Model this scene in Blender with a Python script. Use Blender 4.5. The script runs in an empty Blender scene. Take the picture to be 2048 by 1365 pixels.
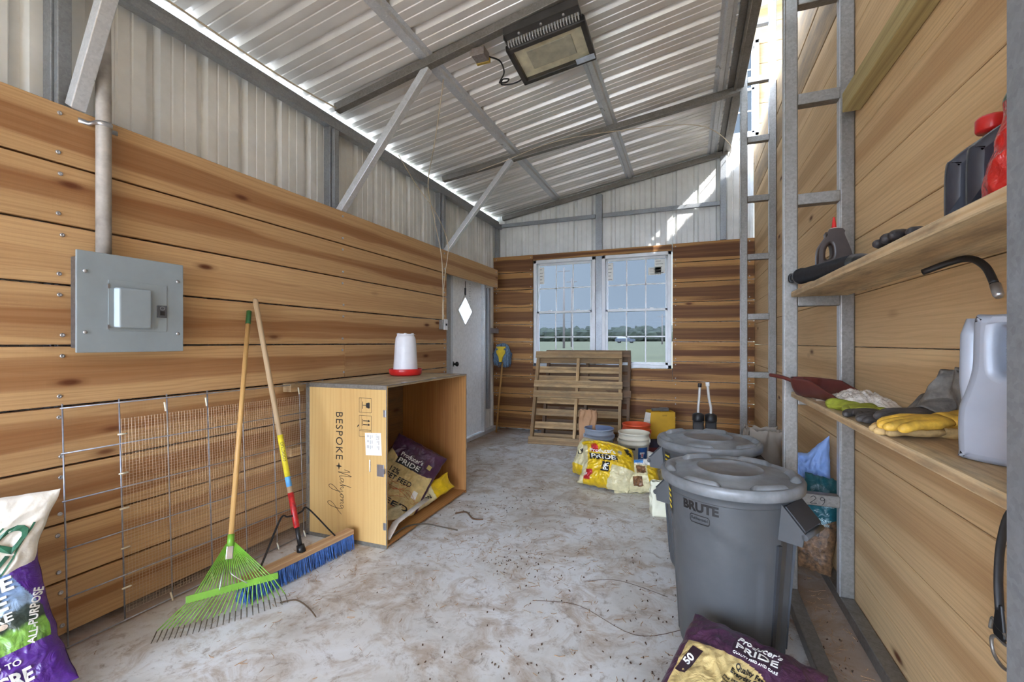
import bpy, math, random
from mathutils import Vector, Matrix, noise
sc = bpy.context.scene
COL = sc.collection
RND = random.Random(11)
PI = math.pi
V = Vector

# ------------------------------------------------------------ camera, sky, sun, exposure
cam_d = bpy.data.cameras.new('camera')
cam = bpy.data.objects.new('camera', cam_d)
COL.objects.link(cam)
sc.camera = cam
YAW = math.atan(354 / 888.0)
cam_d.sensor_width = 36.0
cam_d.lens = 36.0 * 888 / 2048
cam_d.shift_y = 3.5 / 2048
cam_d.clip_start = 0.05
cam_d.clip_end = 500
cam.location = (0, 0, 1.28)
cam.rotation_euler = (PI / 2, 0, YAW)

sc.view_settings.view_transform = 'Standard'
sc.view_settings.look = 'None'
sc.view_settings.gamma = 1
sc.view_settings.use_curve_mapping = False
sc.view_settings.exposure = 0.74

world = bpy.data.worlds.new('world')
sc.world = world
world.use_nodes = True
wn = world.node_tree.nodes
wl = world.node_tree.links
wn.clear()
w_out = wn.new('ShaderNodeOutputWorld')
w_bg = wn.new('ShaderNodeBackground')
w_tc = wn.new('ShaderNodeTexCoord')
w_sep = wn.new('ShaderNodeSeparateXYZ')
w_map = wn.new('ShaderNodeMapRange')
w_map.interpolation_type = 'SMOOTHSTEP'
w_map.inputs['From Min'].default_value = 0.80
w_map.inputs['From Max'].default_value = 0.1
w_mix = wn.new('ShaderNodeMix')
w_mix.data_type = 'RGBA'
w_noise = wn.new('ShaderNodeTexNoise')
w_noise.inputs['Scale'].default_value = 3.0
w_noise.inputs['Detail'].default_value = 4.0
w_mix2 = wn.new('ShaderNodeMix')
w_mix2.data_type = 'RGBA'
SKY_DARK_A = (0.62, 0.78, 1.0, 1)
SKY_DARK_B = (0.85, 1.02, 1.22, 1)
SKY_BRIGHT = (9.5, 11.4, 14.6, 1)
w_mix2.inputs[6].default_value = SKY_DARK_A
w_mix2.inputs[7].default_value = SKY_DARK_B
w_mix.inputs[7].default_value = SKY_BRIGHT
wl.new(w_tc.outputs['Generated'], w_sep.inputs[0])
wl.new(w_tc.outputs['Generated'], w_noise.inputs['Vector'])
wl.new(w_noise.outputs[0], w_mix2.inputs[0])
wl.new(w_sep.outputs['Y'], w_map.inputs['Value'])
wl.new(w_map.outputs[0], w_mix.inputs[0])
wl.new(w_mix2.outputs[2], w_mix.inputs[6])
wl.new(w_mix.outputs[2], w_bg.inputs['Color'])
wl.new(w_bg.outputs[0], w_out.inputs['Surface'])

sun_d = bpy.data.lights.new('sun', 'SUN')
sun_d.energy = 3.6
sun_d.angle = math.radians(0.6)
sun_d.color = (1.0, 0.96, 0.9)
sun = bpy.data.objects.new('sun', sun_d)
COL.objects.link(sun)
sun.rotation_euler = V((-0.40, 0.60, -0.42)).to_track_quat('-Z', 'Y').to_euler()
sun.location = (6, -8, 9)

# ------------------------------------------------------------ helpers
def lin(c):
    return tuple(((x / 255.0) / 12.92 if x <= 10 else (((x / 255.0) + 0.055) / 1.055) ** 2.4) for x in c)

def wmat(o):
    m = o.matrix_basis.copy()
    while o.parent:
        o = o.parent
        m = o.matrix_basis @ m
    return m

def frame(o, n, a=0.0):
    """matrix: local x right, z up, -y towards n (the way the face looks)"""
    n = V(n).normalized()
    r0 = V((0, 0, 1)).cross(n)
    if r0.length < 1e-4:
        r0 = V((1, 0, 0))
    r0.normalize()
    u0 = n.cross(r0)
    a = math.radians(a)
    r = r0 * math.cos(a) + u0 * math.sin(a)
    u = u0 * math.cos(a) - r0 * math.sin(a)
    m = Matrix((r, -n, u)).transposed().to_4x4()
    m.translation = V(o)
    return m

TXT = {}
def text_mesh(s, bold=0.0, shear=0.0, spacing=1.0):
    key = (s, bold, shear, spacing)
    if key in TXT:
        return TXT[key]
    cu = bpy.data.curves.new('t', 'FONT')
    cu.body = s
    cu.size = 1.0
    cu.offset = bold
    cu.shear = shear
    cu.space_character = spacing
    cu.resolution_u = 3
    cu.align_x = 'CENTER'
    cu.align_y = 'CENTER'
    o = bpy.data.objects.new('t', cu)
    me = bpy.data.meshes.new_from_object(o)
    vs = [tuple(v.co) for v in me.vertices]
    fs = [tuple(p.vertices) for p in me.polygons]
    bpy.data.objects.remove(o)
    bpy.data.meshes.remove(me)
    xs = [v[0] for v in vs] or [0]
    TXT[key] = (vs, fs, max(xs) - min(xs))
    return TXT[key]

class MB:
    def __init__(s):
        s.v = []; s.f = []; s.uv = []; s.rn = []; s.mi = []; s.sm = []; s.cuts = []
    def face(s, idx, uv=None, rn=0.0, mi=0, sm=False):
        s.f.append(tuple(idx))
        s.uv.append(uv or [(0, 0)] * len(idx)); s.rn.append(rn); s.mi.append(mi); s.sm.append(sm)
    def box(s, c, d, M=None, mi=0, rn=None, taper=None, L=None):
        c = V(c); h = V(d) / 2
        if rn is None: rn = RND.random()
        L = max(range(3), key=lambda i: d[i]) if L is None else L
        b = len(s.v)
        P = []
        for z in (-1, 1):
            for y in (-1, 1):
                for x in (-1, 1):
                    k = (taper if (taper and z > 0) else 1.0)
                    p = V((x * h.x * k, y * h.y * k, z * h.z))
                    P.append(p)
                    q = p + c
                    s.v.append(M @ q if M else q)
        ro = rn * 37.0
        for q, ax in (((0, 2, 3, 1), 2), ((4, 5, 7, 6), 2), ((0, 1, 5, 4), 1), ((2, 6, 7, 3), 1), ((0, 4, 6, 2), 0), ((1, 3, 7, 5), 0)):
            o = [i for i in range(3) if i != L]
            if ax == L:
                uu = [(P[i][o[0]] + ro, P[i][o[1]] + ro * 1.7) for i in q]
                w = o[0] if h[o[0]] > h[o[1]] else o[1]
            else:
                w = o[0] if o[0] != ax else o[1]
                uu = [(P[i][L] + ro, P[i][w] + ro * 1.7) for i in q]
            s.face([b + i for i in q], uu, [(rn, P[i][w] / max(h[w], 1e-6)) for i in q], mi)
        return s
    def beam(s, p0, p1, w, h, up=(0, 0, 1), mi=0, rn=None):
        p0 = V(p0); p1 = V(p1)
        d = p1 - p0; L = d.length; d.normalize()
        up = V(up)
        sd = d.cross(up)
        if sd.length < 1e-4:
            up = V((0, 1, 0)); sd = d.cross(up)
        sd.normalize(); u = sd.cross(d)
        M = Matrix((d, sd, u)).transposed().to_4x4()
        M.translation = (p0 + p1) / 2
        return s.box((0, 0, 0), (L, w, h), M, mi, rn, L=0)
    def tube(s, pts, r, seg=8, mi=0, caps=True, closed=False, flat=1.0):
        pts = [V(p) for p in pts]
        n = len(pts)
        rr = r if isinstance(r, (list, tuple)) else [r] * n
        t0 = (pts[1] - pts[0]).normalized()
        a = V((0, 0, 1)) if abs(t0.z) < 0.9 else V((1, 0, 0))
        nx = t0.cross(a).normalized()
        b = len(s.v); acc = 0
        for i, p in enumerate(pts):
            if closed:
                t = (pts[(i + 1) % n] - pts[i - 1]).normalized()
            else:
                t = (pts[min(i + 1, n - 1)] - pts[max(i - 1, 0)])
                t = t.normalized() if t.length > 1e-9 else t0
            nx = (nx - t * nx.dot(t))
            if nx.length < 1e-6: nx = t.orthogonal()
            nx.normalize(); ny = t.cross(nx)
            for k in range(seg):
                an = 2 * PI * k / seg
                s.v.append(p + nx * math.cos(an) * rr[i] + ny * math.sin(an) * rr[i] * flat)
        rn = RND.random()
        for i in range(n if closed else n - 1):
            j = (i + 1) % n
            dl = (pts[j] - pts[i]).length
            for k in range(seg):
                k2 = (k + 1) % seg
                s.face((b + i * seg + k, b + i * seg + k2, b + j * seg + k2, b + j * seg + k),
                       [(acc, k / seg * .1), (acc, (k + 1) / seg * .1), (acc + dl, (k + 1) / seg * .1), (acc + dl, k / seg * .1)], rn, mi, seg > 4)
            acc += dl
        if caps and not closed:
            s.face([b + k for k in range(seg)][::-1], None, rn, mi)
            s.face([b + (n - 1) * seg + k for k in range(seg)], None, rn, mi)
        return s
    def lathe(s, prof, seg=32, M=None, mi=0, fn=None, arc=None):
        """prof: (r, z[, mi]); closed on axis where r = 0"""
        b = len(s.v); n = len(prof)
        full = arc is None
        a0, a1 = arc or (0, 2 * PI)
        cols = seg if full else seg + 1
        for q in prof:
            for k in range(cols):
                an = a0 + (a1 - a0) * k / seg
                r, z = q[0], q[1]
                if fn: r, z = fn(r, z, an)
                p = V((r * math.cos(an), r * math.sin(an), z))
                s.v.append(M @ p if M else p)
        for i in range(n - 1):
            m = prof[i + 1][2] if len(prof[i + 1]) > 2 else mi
            for k in range(seg):
                k2 = (k + 1) % cols
                ids = [b + i * cols + k, b + i * cols + k2, b + (i + 1) * cols + k2, b + (i + 1) * cols + k]
                uu = [(k / seg, prof[i][1]), ((k + 1) / seg, prof[i][1]), ((k + 1) / seg, prof[i + 1][1]), (k / seg, prof[i + 1][1])]
                if prof[i][0] < 1e-6: ids = ids[1:] ; ids = [b + i * cols + k, ids[1], ids[2]]; uu = [uu[0], uu[2], uu[3]]
                elif prof[i + 1][0] < 1e-6: ids = ids[:3]; uu = uu[:3]
                s.face(ids, uu, 0, m, True)
        return s
    def grid(s, fn, nu, nv, mi=0, sm=True, flip=False, uvs=1.0, rn=0.0):
        b = len(s.v)
        for j in range(nv + 1):
            for i in range(nu + 1):
                s.v.append(V(fn(i / nu, j / nv)))
        for j in range(nv):
            for i in range(nu):
                q = [b + j * (nu + 1) + i, b + j * (nu + 1) + i + 1, b + (j + 1) * (nu + 1) + i + 1, b + (j + 1) * (nu + 1) + i]
                uu = [(i / nu * uvs, j / nv * uvs), ((i + 1) / nu * uvs, j / nv * uvs), ((i + 1) / nu * uvs, (j + 1) / nv * uvs), (i / nu * uvs, (j + 1) / nv * uvs)]
                if flip: q = q[::-1]; uu = uu[::-1]
                m = mi((i + .5) / nu, (j + .5) / nv) if callable(mi) else mi
                s.face(q, uu, rn, m, sm)
        return s
    def ball(s, c, r, seg=16, M=None, mi=0):
        r = V(r) if not isinstance(r, (int, float)) else V((r, r, r))
        c = V(c)
        def f(u, v):
            a = u * 2 * PI; t = (v - .5) * PI
            p = V((math.cos(a) * math.cos(t) * r.x, math.sin(a) * math.cos(t) * r.y, math.sin(t) * r.z)) + c
            return M @ p if M else p
        return s.grid(f, seg, seg // 2, mi)
    def prism(s, poly, y0, y1, M=None, mi=0, sm=False):
        """poly in local x,z extruded along local y"""
        b = len(s.v); n = len(poly)
        for y in (y0, y1):
            for p in poly:
                q = V((p[0], y, p[1]))
                s.v.append(M @ q if M else q)
        rn = RND.random()
        for i in range(n):
            j = (i + 1) % n
            s.face((b + i, b + j, b + n + j, b + n + i), [(p[0], p[1]) for p in (poly[i], poly[j], poly[j], poly[i])], rn, mi, sm)
        s.face([b + i for i in range(n)][::-1], [(poly[i][0], poly[i][1]) for i in range(n)][::-1], rn, mi)
        s.face([b + n + i for i in range(n)], [(poly[i][0], poly[i][1]) for i in range(n)], rn, mi)
        return s
    def text(s, body, size, fn, x=0, y=0, rot=0, th=0.0015, off=0.0006, mi=0, bold=0.0, shear=0.0, spacing=1.0, w=None):
        """letters laid on a surface fn(x, y, h) -> point"""
        vs, fs, ww = text_mesh(body, bold, shear, spacing)
        s.cut()
        ca, sa = math.cos(math.radians(rot)), math.sin(math.radians(rot))
        kx = size
        if w: kx = w / ww
        b = len(s.v); n = len(vs)
        for h in (off, off + th):
            for p in vs:
                tx, ty = p[0] * kx, p[1] * size
                s.v.append(V(fn(x + tx * ca - ty * sa, y + tx * sa + ty * ca, h)))
        ed = {}
        for f in fs:
            s.face([b + n + i for i in f], None, 0, mi)
            for i in range(len(f)):
                e = (f[i], f[(i + 1) % len(f)])
                ed[e] = 1
        for (i, j) in ed:
            if (j, i) not in ed:
                s.face((b + i, b + j, b + n + j, b + n + i), None, 0, mi)
        return s
    def patch(s, fn, x0, y0, x1, y1, h=0.0008, nu=6, nv=6, mi=0, rot=0):
        cx, cy = (x0 + x1) / 2, (y0 + y1) / 2
        ca, sa = math.cos(math.radians(rot)), math.sin(math.radians(rot))
        def g(u, v):
            a, b_ = (u - .5) * (x1 - x0), (v - .5) * (y1 - y0)
            return fn(cx + a * ca - b_ * sa, cy + a * sa + b_ * ca, h)
        return s.grid(g, nu, nv, mi)
    def stroke(s, fn, pts, w, h=0.0008, mi=0):
        pts = smooth_line([V((p[0], p[1], 0)) for p in pts], 5)
        b = len(s.v)
        for i, p in enumerate(pts):
            t = pts[min(i + 1, len(pts) - 1)] - pts[max(i - 1, 0)]
            t.normalize(); n = V((-t.y, t.x, 0))
            for k in (-.5, .5):
                q = p + n * w * k
                s.v.append(V(fn(q.x, q.y, h)))
        for i in range(len(pts) - 1):
            s.face((b + 2 * i, b + 2 * i + 1, b + 2 * i + 3, b + 2 * i + 2), None, 0, mi)
        return s
    def cut(s):
        s.cuts.append(len(s.f))
        return s
    def parts(s, name, mats, parent):
        """one part for every stretch of faces between cuts"""
        cs = sorted(set([0] + s.cuts + [len(s.f)])); out = []
        for a, b in zip(cs[:-1], cs[1:]):
            q = MB(); used = {}
            for i in range(a, b):
                idx = []
                for k in s.f[i]:
                    if k not in used: used[k] = len(q.v); q.v.append(s.v[k])
                    idx.append(used[k])
                q.face(idx, s.uv[i], s.rn[i], s.mi[i], s.sm[i])
            out.append(q.build(name, mats, parent))
        return out
    def build(s, name, mats, parent=None, local=False, org=None):
        vs = [V(v) for v in s.v]
        if parent is not None:
            if not local:
                inv = wmat(parent).inverted()
                vs = [inv @ v for v in vs]
            loc = V((0, 0, 0))
        else:
            if org is None:
                lo = [min(v[i] for v in vs) for i in range(3)]; hi = [max(v[i] for v in vs) for i in range(3)]
                loc = V(((lo[0] + hi[0]) / 2, (lo[1] + hi[1]) / 2, lo[2]))
            else:
                loc = V(org)
            vs = [v - loc for v in vs]
        me = bpy.data.meshes.new(name)
        me.from_pydata([tuple(v) for v in vs], [], s.f)
        uvl = me.uv_layers.new(name='uv')
        rnl = me.uv_layers.new(name='rn')
        a = []; bb = []
        for uu, r in zip(s.uv, s.rn):
            for k, q in enumerate(uu):
                a += [q[0], q[1]]
                bb += list(r[k]) if isinstance(r, list) else [r, 0.0]
        uvl.data.foreach_set('uv', a)
        rnl.data.foreach_set('uv', bb)
        me.polygons.foreach_set('material_index', s.mi)
        me.polygons.foreach_set('use_smooth', s.sm)
        if not isinstance(mats, (list, tuple)): mats = [mats]
        for m in mats: me.materials.append(m)
        me.update()
        o = bpy.data.objects.new(name, me)
        COL.objects.link(o)
        o.location = loc
        if parent is not None: o.parent = parent
        return o

def smooth_line(pts, k=6, closed=False):
    pts = [V(p) for p in pts]
    out = []; n = len(pts)
    for i in range(n if closed else n - 1):
        if closed:
            p0, p1, p2, p3 = pts[i - 1], pts[i], pts[(i + 1) % n], pts[(i + 2) % n]
        else:
            p0, p1, p2, p3 = pts[max(i - 1, 0)], pts[i], pts[i + 1], pts[min(i + 2, n - 1)]
        for j in range(k):
            t = j / k
            out.append(0.5 * ((2 * p1) + (p2 - p0) * t + (2 * p0 - 5 * p1 + 4 * p2 - p3) * t * t + (3 * p1 - p0 - 3 * p2 + p3) * t ** 3))
    if not closed: out.append(pts[-1])
    return out

def thing(name, label, cat, loc, rz=0.0, group=None, M=None):
    o = bpy.data.objects.new(name, None)
    COL.objects.link(o)
    o.empty_display_size = 0.05
    if M is not None:
        o.location = M.translation; o.rotation_euler = M.to_euler()
    else:
        o.location = loc; o.rotation_euler = (0, 0, rz)
    return tag(o, label, cat, group)

def tag(o, label, cat, group=None, kind=None):
    if label: o['label'] = label
    if cat: o['category'] = cat
    if group: o['group'] = group
    if kind: o['kind'] = kind
    return o

def struct(o, label=None):
    o['kind'] = 'structure'
    if label: o['label'] = label; 
    return o

def bev(o, w, seg=2, ang=0.6):
    m = o.modifiers.new('bevel', 'BEVEL'); m.width = w; m.segments = seg; m.limit_method = 'ANGLE'; m.angle_limit = ang
    return o

def subd(o, n=1):
    m = o.modifiers.new('subd', 'SUBSURF'); m.levels = n; m.render_levels = n
    return o

def fuse(o, vox, sm=4):
    m = o.modifiers.new('fuse', 'REMESH'); m.mode = 'VOXEL'; m.voxel_size = vox; m.use_smooth_shade = True
    if sm:
        q = o.modifiers.new('soft', 'SMOOTH'); q.factor = 0.5; q.iterations = sm
    return o

def curve_plate(loops, depth, bevel=0.0, M=None, res=6):
    """filled 2D outlines (holes allowed) thickened; returns MB in the frame M (outline in local x,z)"""
    cu = bpy.data.curves.new('c', 'CURVE'); cu.dimensions = '2D'; cu.fill_mode = 'BOTH'
    cu.extrude = max(depth / 2 - bevel, 1e-5); cu.bevel_depth = bevel; cu.bevel_resolution = 3; cu.offset = -bevel
    for li, lp in enumerate(loops):
        ar = sum(lp[i][0] * lp[(i + 1) % len(lp)][1] - lp[(i + 1) % len(lp)][0] * lp[i][1] for i in range(len(lp)))
        if (ar < 0) == (li == 0): lp = lp[::-1]
        sp = cu.splines.new('POLY'); sp.points.add(len(lp) - 1)
        for i, p in enumerate(lp): sp.points[i].co = (p[0], p[1], 0, 1)
        sp.use_cyclic_u = True
    o = bpy.data.objects.new('c', cu)
    me = bpy.data.meshes.new_from_object(o)
    mb = MB()
    for v in me.vertices:
        p = V((v.co.x, -v.co.z, v.co.y))
        mb.v.append(M @ p if M else p)
    for p in me.polygons:
        mb.face(list(p.vertices), [(me.vertices[i].co.x, me.vertices[i].co.y) for i in p.vertices], 0.3, 0, abs(p.normal.z) < 0.999)
    bpy.data.objects.remove(o); bpy.data.meshes.remove(me)
    return mb

def rrect(x0, y0, x1, y1, r, n=5):
    pts = []
    for cx, cy, a in ((x1 - r, y0 + r, -90), (x1 - r, y1 - r, 0), (x0 + r, y1 - r, 90), (x0 + r, y0 + r, 180)):
        for i in range(n + 1):
            t = math.radians(a + 90 * i / n)
            pts.append((cx + r * math.cos(t), cy + r * math.sin(t)))
    return pts

# ------------------------------------------------------------ materials
class N:
    def __init__(s, name):
        s.m = bpy.data.materials.new(name); s.m.use_nodes = True
        s.t = s.m.node_tree; s.n = s.t.nodes; s.n.clear()
        s.out = s.n.new('ShaderNodeOutputMaterial'); s.b = s.n.new('ShaderNodeBsdfPrincipled')
        s.t.links.new(s.b.outputs[0], s.out.inputs[0])
    def l(s, a, b): s.t.links.new(a, b)
    def node(s, typ, **kw):
        q = s.n.new(typ)
        for k, v in kw.items(): setattr(q, k, v)
        return q
    def coord(s, kind='Object'):
        return s.node('ShaderNodeTexCoord').outputs[kind]
    def uv(s, nm='uv'):
        q = s.node('ShaderNodeUVMap'); q.uv_map = nm; return q.outputs[0]
    def mapping(s, src, sc=(1, 1, 1), loc=(0, 0, 0), rot=(0, 0, 0)):
        q = s.node('ShaderNodeMapping'); s.l(src, q.inputs[0]); q.inputs['Scale'].default_value = sc; q.inputs['Location'].default_value = loc; q.inputs['Rotation'].default_value = rot
        return q.outputs[0]
    def noise(s, src, scale=5, det=3, rough=0.5, dist=0.0):
        q = s.node('ShaderNodeTexNoise'); s.l(src, q.inputs['Vector'])
        q.inputs['Scale'].default_value = scale; q.inputs['Detail'].default_value = det; q.inputs['Roughness'].default_value = rough; q.inputs['Distortion'].default_value = dist
        return q.outputs[0]
    def vor(s, src, scale=5, feat='F1', out='Distance', rand=1.0):
        q = s.node('ShaderNodeTexVoronoi', feature=feat); s.l(src, q.inputs['Vector']); q.inputs['Scale'].default_value = scale
        q.inputs['Randomness'].default_value = rand
        return q.outputs[out]
    def ramp(s, src, stops):
        q = s.node('ShaderNodeValToRGB'); s.l(src, q.inputs[0])
        e = q.color_ramp.elements
        while len(e) < len(stops): e.new(0.5)
        for i, (p, c) in enumerate(stops):
            e[i].position = p
            e[i].color = (c, c, c, 1) if isinstance(c, (int, float)) else (*lin(c), 1)
        return q.outputs[0]
    def mix(s, f, a, b, mode='MIX'):
        q = s.node('ShaderNodeMix', data_type='RGBA', blend_type=mode)
        for i, x in ((0, f), (6, a), (7, b)):
            if hasattr(x, 'links'): s.l(x, q.inputs[i])
            elif i == 0: q.inputs[0].default_value = x
            else: q.inputs[i].default_value = (*lin(x), 1) if len(x) == 3 else x
        return q.outputs[2]
    def math(s, op, a, b=0.0):
        q = s.node('ShaderNodeMath', operation=op)
        for i, x in enumerate((a, b)):
            if hasattr(x, 'links'): s.l(x, q.inputs[i])
            else: q.inputs[i].default_value = x
        return q.outputs[0]
    def bump(s, h, st=0.3, d=0.01):
        q = s.node('ShaderNodeBump'); s.l(h, q.inputs['Height']); q.inputs['Strength'].default_value = st; q.inputs['Distance'].default_value = d
        s.l(q.outputs[0], s.b.inputs['Normal'])
    def set(s, col=None, rough=None, metal=None, **kw):
        for nm, x in (('Base Color', col), ('Roughness', rough), ('Metallic', metal)):
            if x is None: continue
            if hasattr(x, 'links'): s.l(x, s.b.inputs[nm])
            elif nm == 'Base Color': s.b.inputs[nm].default_value = (*lin(x), 1)
            else: s.b.inputs[nm].default_value = x
        for k, x in kw.items(): s.b.inputs[k.replace('_', ' ')].default_value = x
        return s.m

def plain(name, c, rough=0.5, metal=0.0, var=0.12, scale=12, bump=0.0, **kw):
    n = N(name); co = n.coord()
    nz = n.noise(co, scale, 4, 0.6)
    d = tuple(max(0, x * (1 - var)) for x in c); l = tuple(min(255, x * (1 + var * .6)) for x in c)
    col = n.ramp(nz, [(0.3, d), (0.7, l)])
    if bump: n.bump(n.noise(co, scale * 5, 4), bump, 0.004)
    return n.set(col, rough, metal, **kw)

def wood(name, light, heart, dark, heart_lo=0.45, heart_hi=0.6, knots=True, gscale=1.0, rough=0.65, tone=0.25, weather=0.0, saw=0.15, heart_min=0.25, fine_amt=0.28):
    n = N(name); uv = n.uv(); rn = n.uv('rn')
    # heartwood bands running with the board
    band = n.noise(n.mapping(uv, (0.6 * gscale, 3.0 * gscale, 1)), 1.0, 3, 0.5, 0.2)
    sep = n.node('ShaderNodeSeparateXYZ'); n.l(rn, sep.inputs[0])
    wh = n.node('ShaderNodeTexWhiteNoise', noise_dimensions='1D'); n.l(sep.outputs[0], wh.inputs['W'])
    off = n.math('MULTIPLY', n.math('SUBTRACT', wh.outputs['Value'], 0.5), 0.6)
    dd = n.math('ABSOLUTE', n.math('ADD', sep.outputs[1], off))
    e = n.math('ADD', dd, n.math('MULTIPLY', n.math('SUBTRACT', band, 0.5), 1.2))
    # e small = heart of the board
    f = n.ramp(e, [(heart_lo, 1.0), (heart_hi, 0.0)])
    f = n.math('MULTIPLY', f, n.ramp(n.noise(n.mapping(uv, (.5, 26 * gscale, 1)), 1.0, 2, 0.5), [(0.3, 0.70), (0.6, 1.0)]))
    w2 = n.node('ShaderNodeTexWhiteNoise', noise_dimensions='1D'); n.l(n.math('ADD', sep.outputs[0], 5.3), w2.inputs['W'])
    f = n.math('MULTIPLY', f, n.ramp(w2.outputs['Value'], [(0.22, heart_min), (0.45, 1.0)]))
    col = n.mix(f, light, heart)
    # board to board tone
    t = n.math('MULTIPLY', sep.outputs[0], tone)
    col = n.mix(t, col, dark)
    # growth rings: wavy distorted lines
    wv = n.node('ShaderNodeTexWave', wave_type='BANDS', bands_direction='Y')
    n.l(n.mapping(uv, (0.9 * gscale, 9 * gscale, 1)), wv.inputs['Vector'])
    wv.inputs['Scale'].default_value = 1.6; wv.inputs['Distortion'].default_value = 12.0; wv.inputs['Detail'].default_value = 2.0; wv.inputs['Detail Scale'].default_value = 0.7
    g = n.ramp(wv.outputs['Fac'], [(0.6, 0.0), (0.98, 0.18)])
    col = n.mix(g, col, dark)
    fine = n.noise(n.mapping(uv, (3 * gscale, 150 * gscale, 1)), 1.0, 3, 0.6)
    g2 = n.ramp(fine, [(0.42, 0.0), (0.75, fine_amt)])
    col = n.mix(g2, col, dark)
    if knots:
        kv = n.vor(n.mapping(uv, (1.7, 5.0, 1)), 1.0)
        k = n.ramp(kv, [(0.035, 1.0), (0.06, 0.75), (0.085, 0.3), (0.14, 0.0)])
        col = n.mix(k, col, (96, 52, 26))
    if weather:
        wz = n.noise(n.mapping(uv, (2.2, 9, 1)), 1.6, 5, 0.7)
        col = n.mix(n.ramp(wz, [(0.5 - weather * .3, 0.0), (0.75, 0.85)]), col, (98, 90, 78))
    sw = n.noise(n.mapping(uv, (90, 6, 1)), 1.0, 2, 0.5)
    h = n.math('ADD', fine, n.math('MULTIPLY', sw, 0.6))
    n.bump(h, saw, 0.004)
    return n.set(col, rough, 0.0, Specular_IOR_Level=0.3)

def galv(name, c, dk, rough=0.42, metal=0.55, grime=(96, 88, 78), gr=0.25, scale=110):
    n = N(name); co = n.coord()
    sp = n.vor(co, scale, out='Color')
    s2 = n.node('ShaderNodeSeparateColor'); n.l(sp, s2.inputs[0])
    f = n.math('MULTIPLY', s2.outputs[0], 0.28)
    big = n.noise(co, 4, 5, 0.65)
    fine = n.noise(co, 60, 6, 0.75)
    f = n.math('ADD', n.math('ADD', f, n.math('MULTIPLY', big, 0.35)), n.math('MULTIPLY', fine, 0.45))
    col = n.ramp(f, [(0.15, c), (0.85, dk)])
    g = n.ramp(n.noise(co, 9, 6, 0.75), [(0.52, 0.0), (0.75, gr)])
    col = n.mix(g, col, grime)
    n.bump(big, 0.08, 0.003)
    return n.set(col, n.ramp(big, [(0.3, rough - .1), (0.7, rough + .12)]), metal)

WOOD_L = wood('pine boards golden', (206, 168, 120), (154, 106, 66), (132, 92, 58), .36, .46)
WOOD_B = wood('pine boards red heart', (200, 150, 92), (112, 72, 46), (80, 50, 32), .60, .66, tone=0.25, heart_min=0.9)
WOOD_R = wood('pine boards pale sawn', (228, 196, 148), (200, 164, 118), (162, 126, 90), .30, .50, tone=0.2, saw=0.35)
WOOD_W = wood('weathered grey boards', (196, 160, 112), (150, 122, 88), (92, 78, 60), 0.4, 0.7, weather=0.6)
WOOD_SH = wood('shelf boards dusty', (226, 202, 160), (200, 168, 126), (142, 118, 90), .3, .6, tone=0.2, weather=0.25)
WOOD_RAIL = wood('treated rail', (196, 178, 124), (168, 148, 100), (112, 96, 62), 0.1, 0.5)
WOOD_PAL = wood('pallet slats', (222, 188, 138), (190, 152, 104), (120, 94, 68), .3, .6, weather=0.35, tone=0.6)
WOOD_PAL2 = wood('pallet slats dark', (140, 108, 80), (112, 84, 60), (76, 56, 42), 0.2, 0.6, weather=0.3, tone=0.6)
PLY = wood('light plywood', (206, 172, 112), (190, 150, 92), (168, 126, 74), 0.1, 1.0, knots=False, gscale=0.7, tone=0.05, fine_amt=0.10)
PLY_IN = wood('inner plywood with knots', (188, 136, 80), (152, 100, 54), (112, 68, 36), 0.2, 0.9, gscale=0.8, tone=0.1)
STEEL = galv('galvanised tube', (172, 177, 182), (140, 144, 148))
STEEL_D = galv('galvanised tube dusty', (150, 147, 142), (116, 111, 105), gr=0.5)
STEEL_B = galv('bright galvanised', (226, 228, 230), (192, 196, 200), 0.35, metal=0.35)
SIDING = plain('painted sheet inside', (238, 240, 238), 0.40, 0.0, 0.06, 3)
ROOF = plain('roof sheet inside', (232, 229, 224), 0.28, 0.2, 0.06, 2)
WHITE = plain('white vinyl', (226, 228, 230), 0.35, 0, 0.04, 6)
DOORW = plain('white steel door', (244, 246, 247), 0.45, 0, 0.05, 30, 0.1)
BLACK = plain('black rubber', (30, 30, 32), 0.45, 0, 0.3, 20)
BLACKP = plain('black painted steel', (34, 34, 36), 0.35, 0.3, 0.2, 20)
INK = plain('black print', (26, 24, 24), 0.5, 0, 0.1)
WHITEP = plain('white print', (236, 236, 232), 0.4, 0, 0.03)
GREYP = plain('grey print', (150, 148, 142), 0.6, 0, 0.05)
PAPER = plain('white paper', (232, 230, 222), 0.7, 0, 0.04)
CHROME = plain('zinc plated', (190, 192, 196), 0.28, 0.85, 0.1)
PANELG = plain('grey enamel', (150, 161, 166), 0.36, 0.1, 0.04, 5)
RED = plain('red plastic', (196, 36, 34), 0.35, 0, 0.1)
def glass(name, tint, gl=0.012, rough=0.02):
    n = N(name)
    tr = n.node('ShaderNodeBsdfTransparent'); tr.inputs[0].default_value = (*tint, 1)
    g = n.node('ShaderNodeBsdfGlossy'); g.inputs['Roughness'].default_value = rough
    mx = n.node('ShaderNodeMixShader'); mx.inputs[0].default_value = gl
    n.l(tr.outputs[0], mx.inputs[1]); n.l(g.outputs[0], mx.inputs[2]); n.l(mx.outputs[0], n.out.inputs[0])
    return n.m
GLASS = glass('tinted insulated glass', (0.51, 0.53, 0.55), 0.0006)
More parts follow.
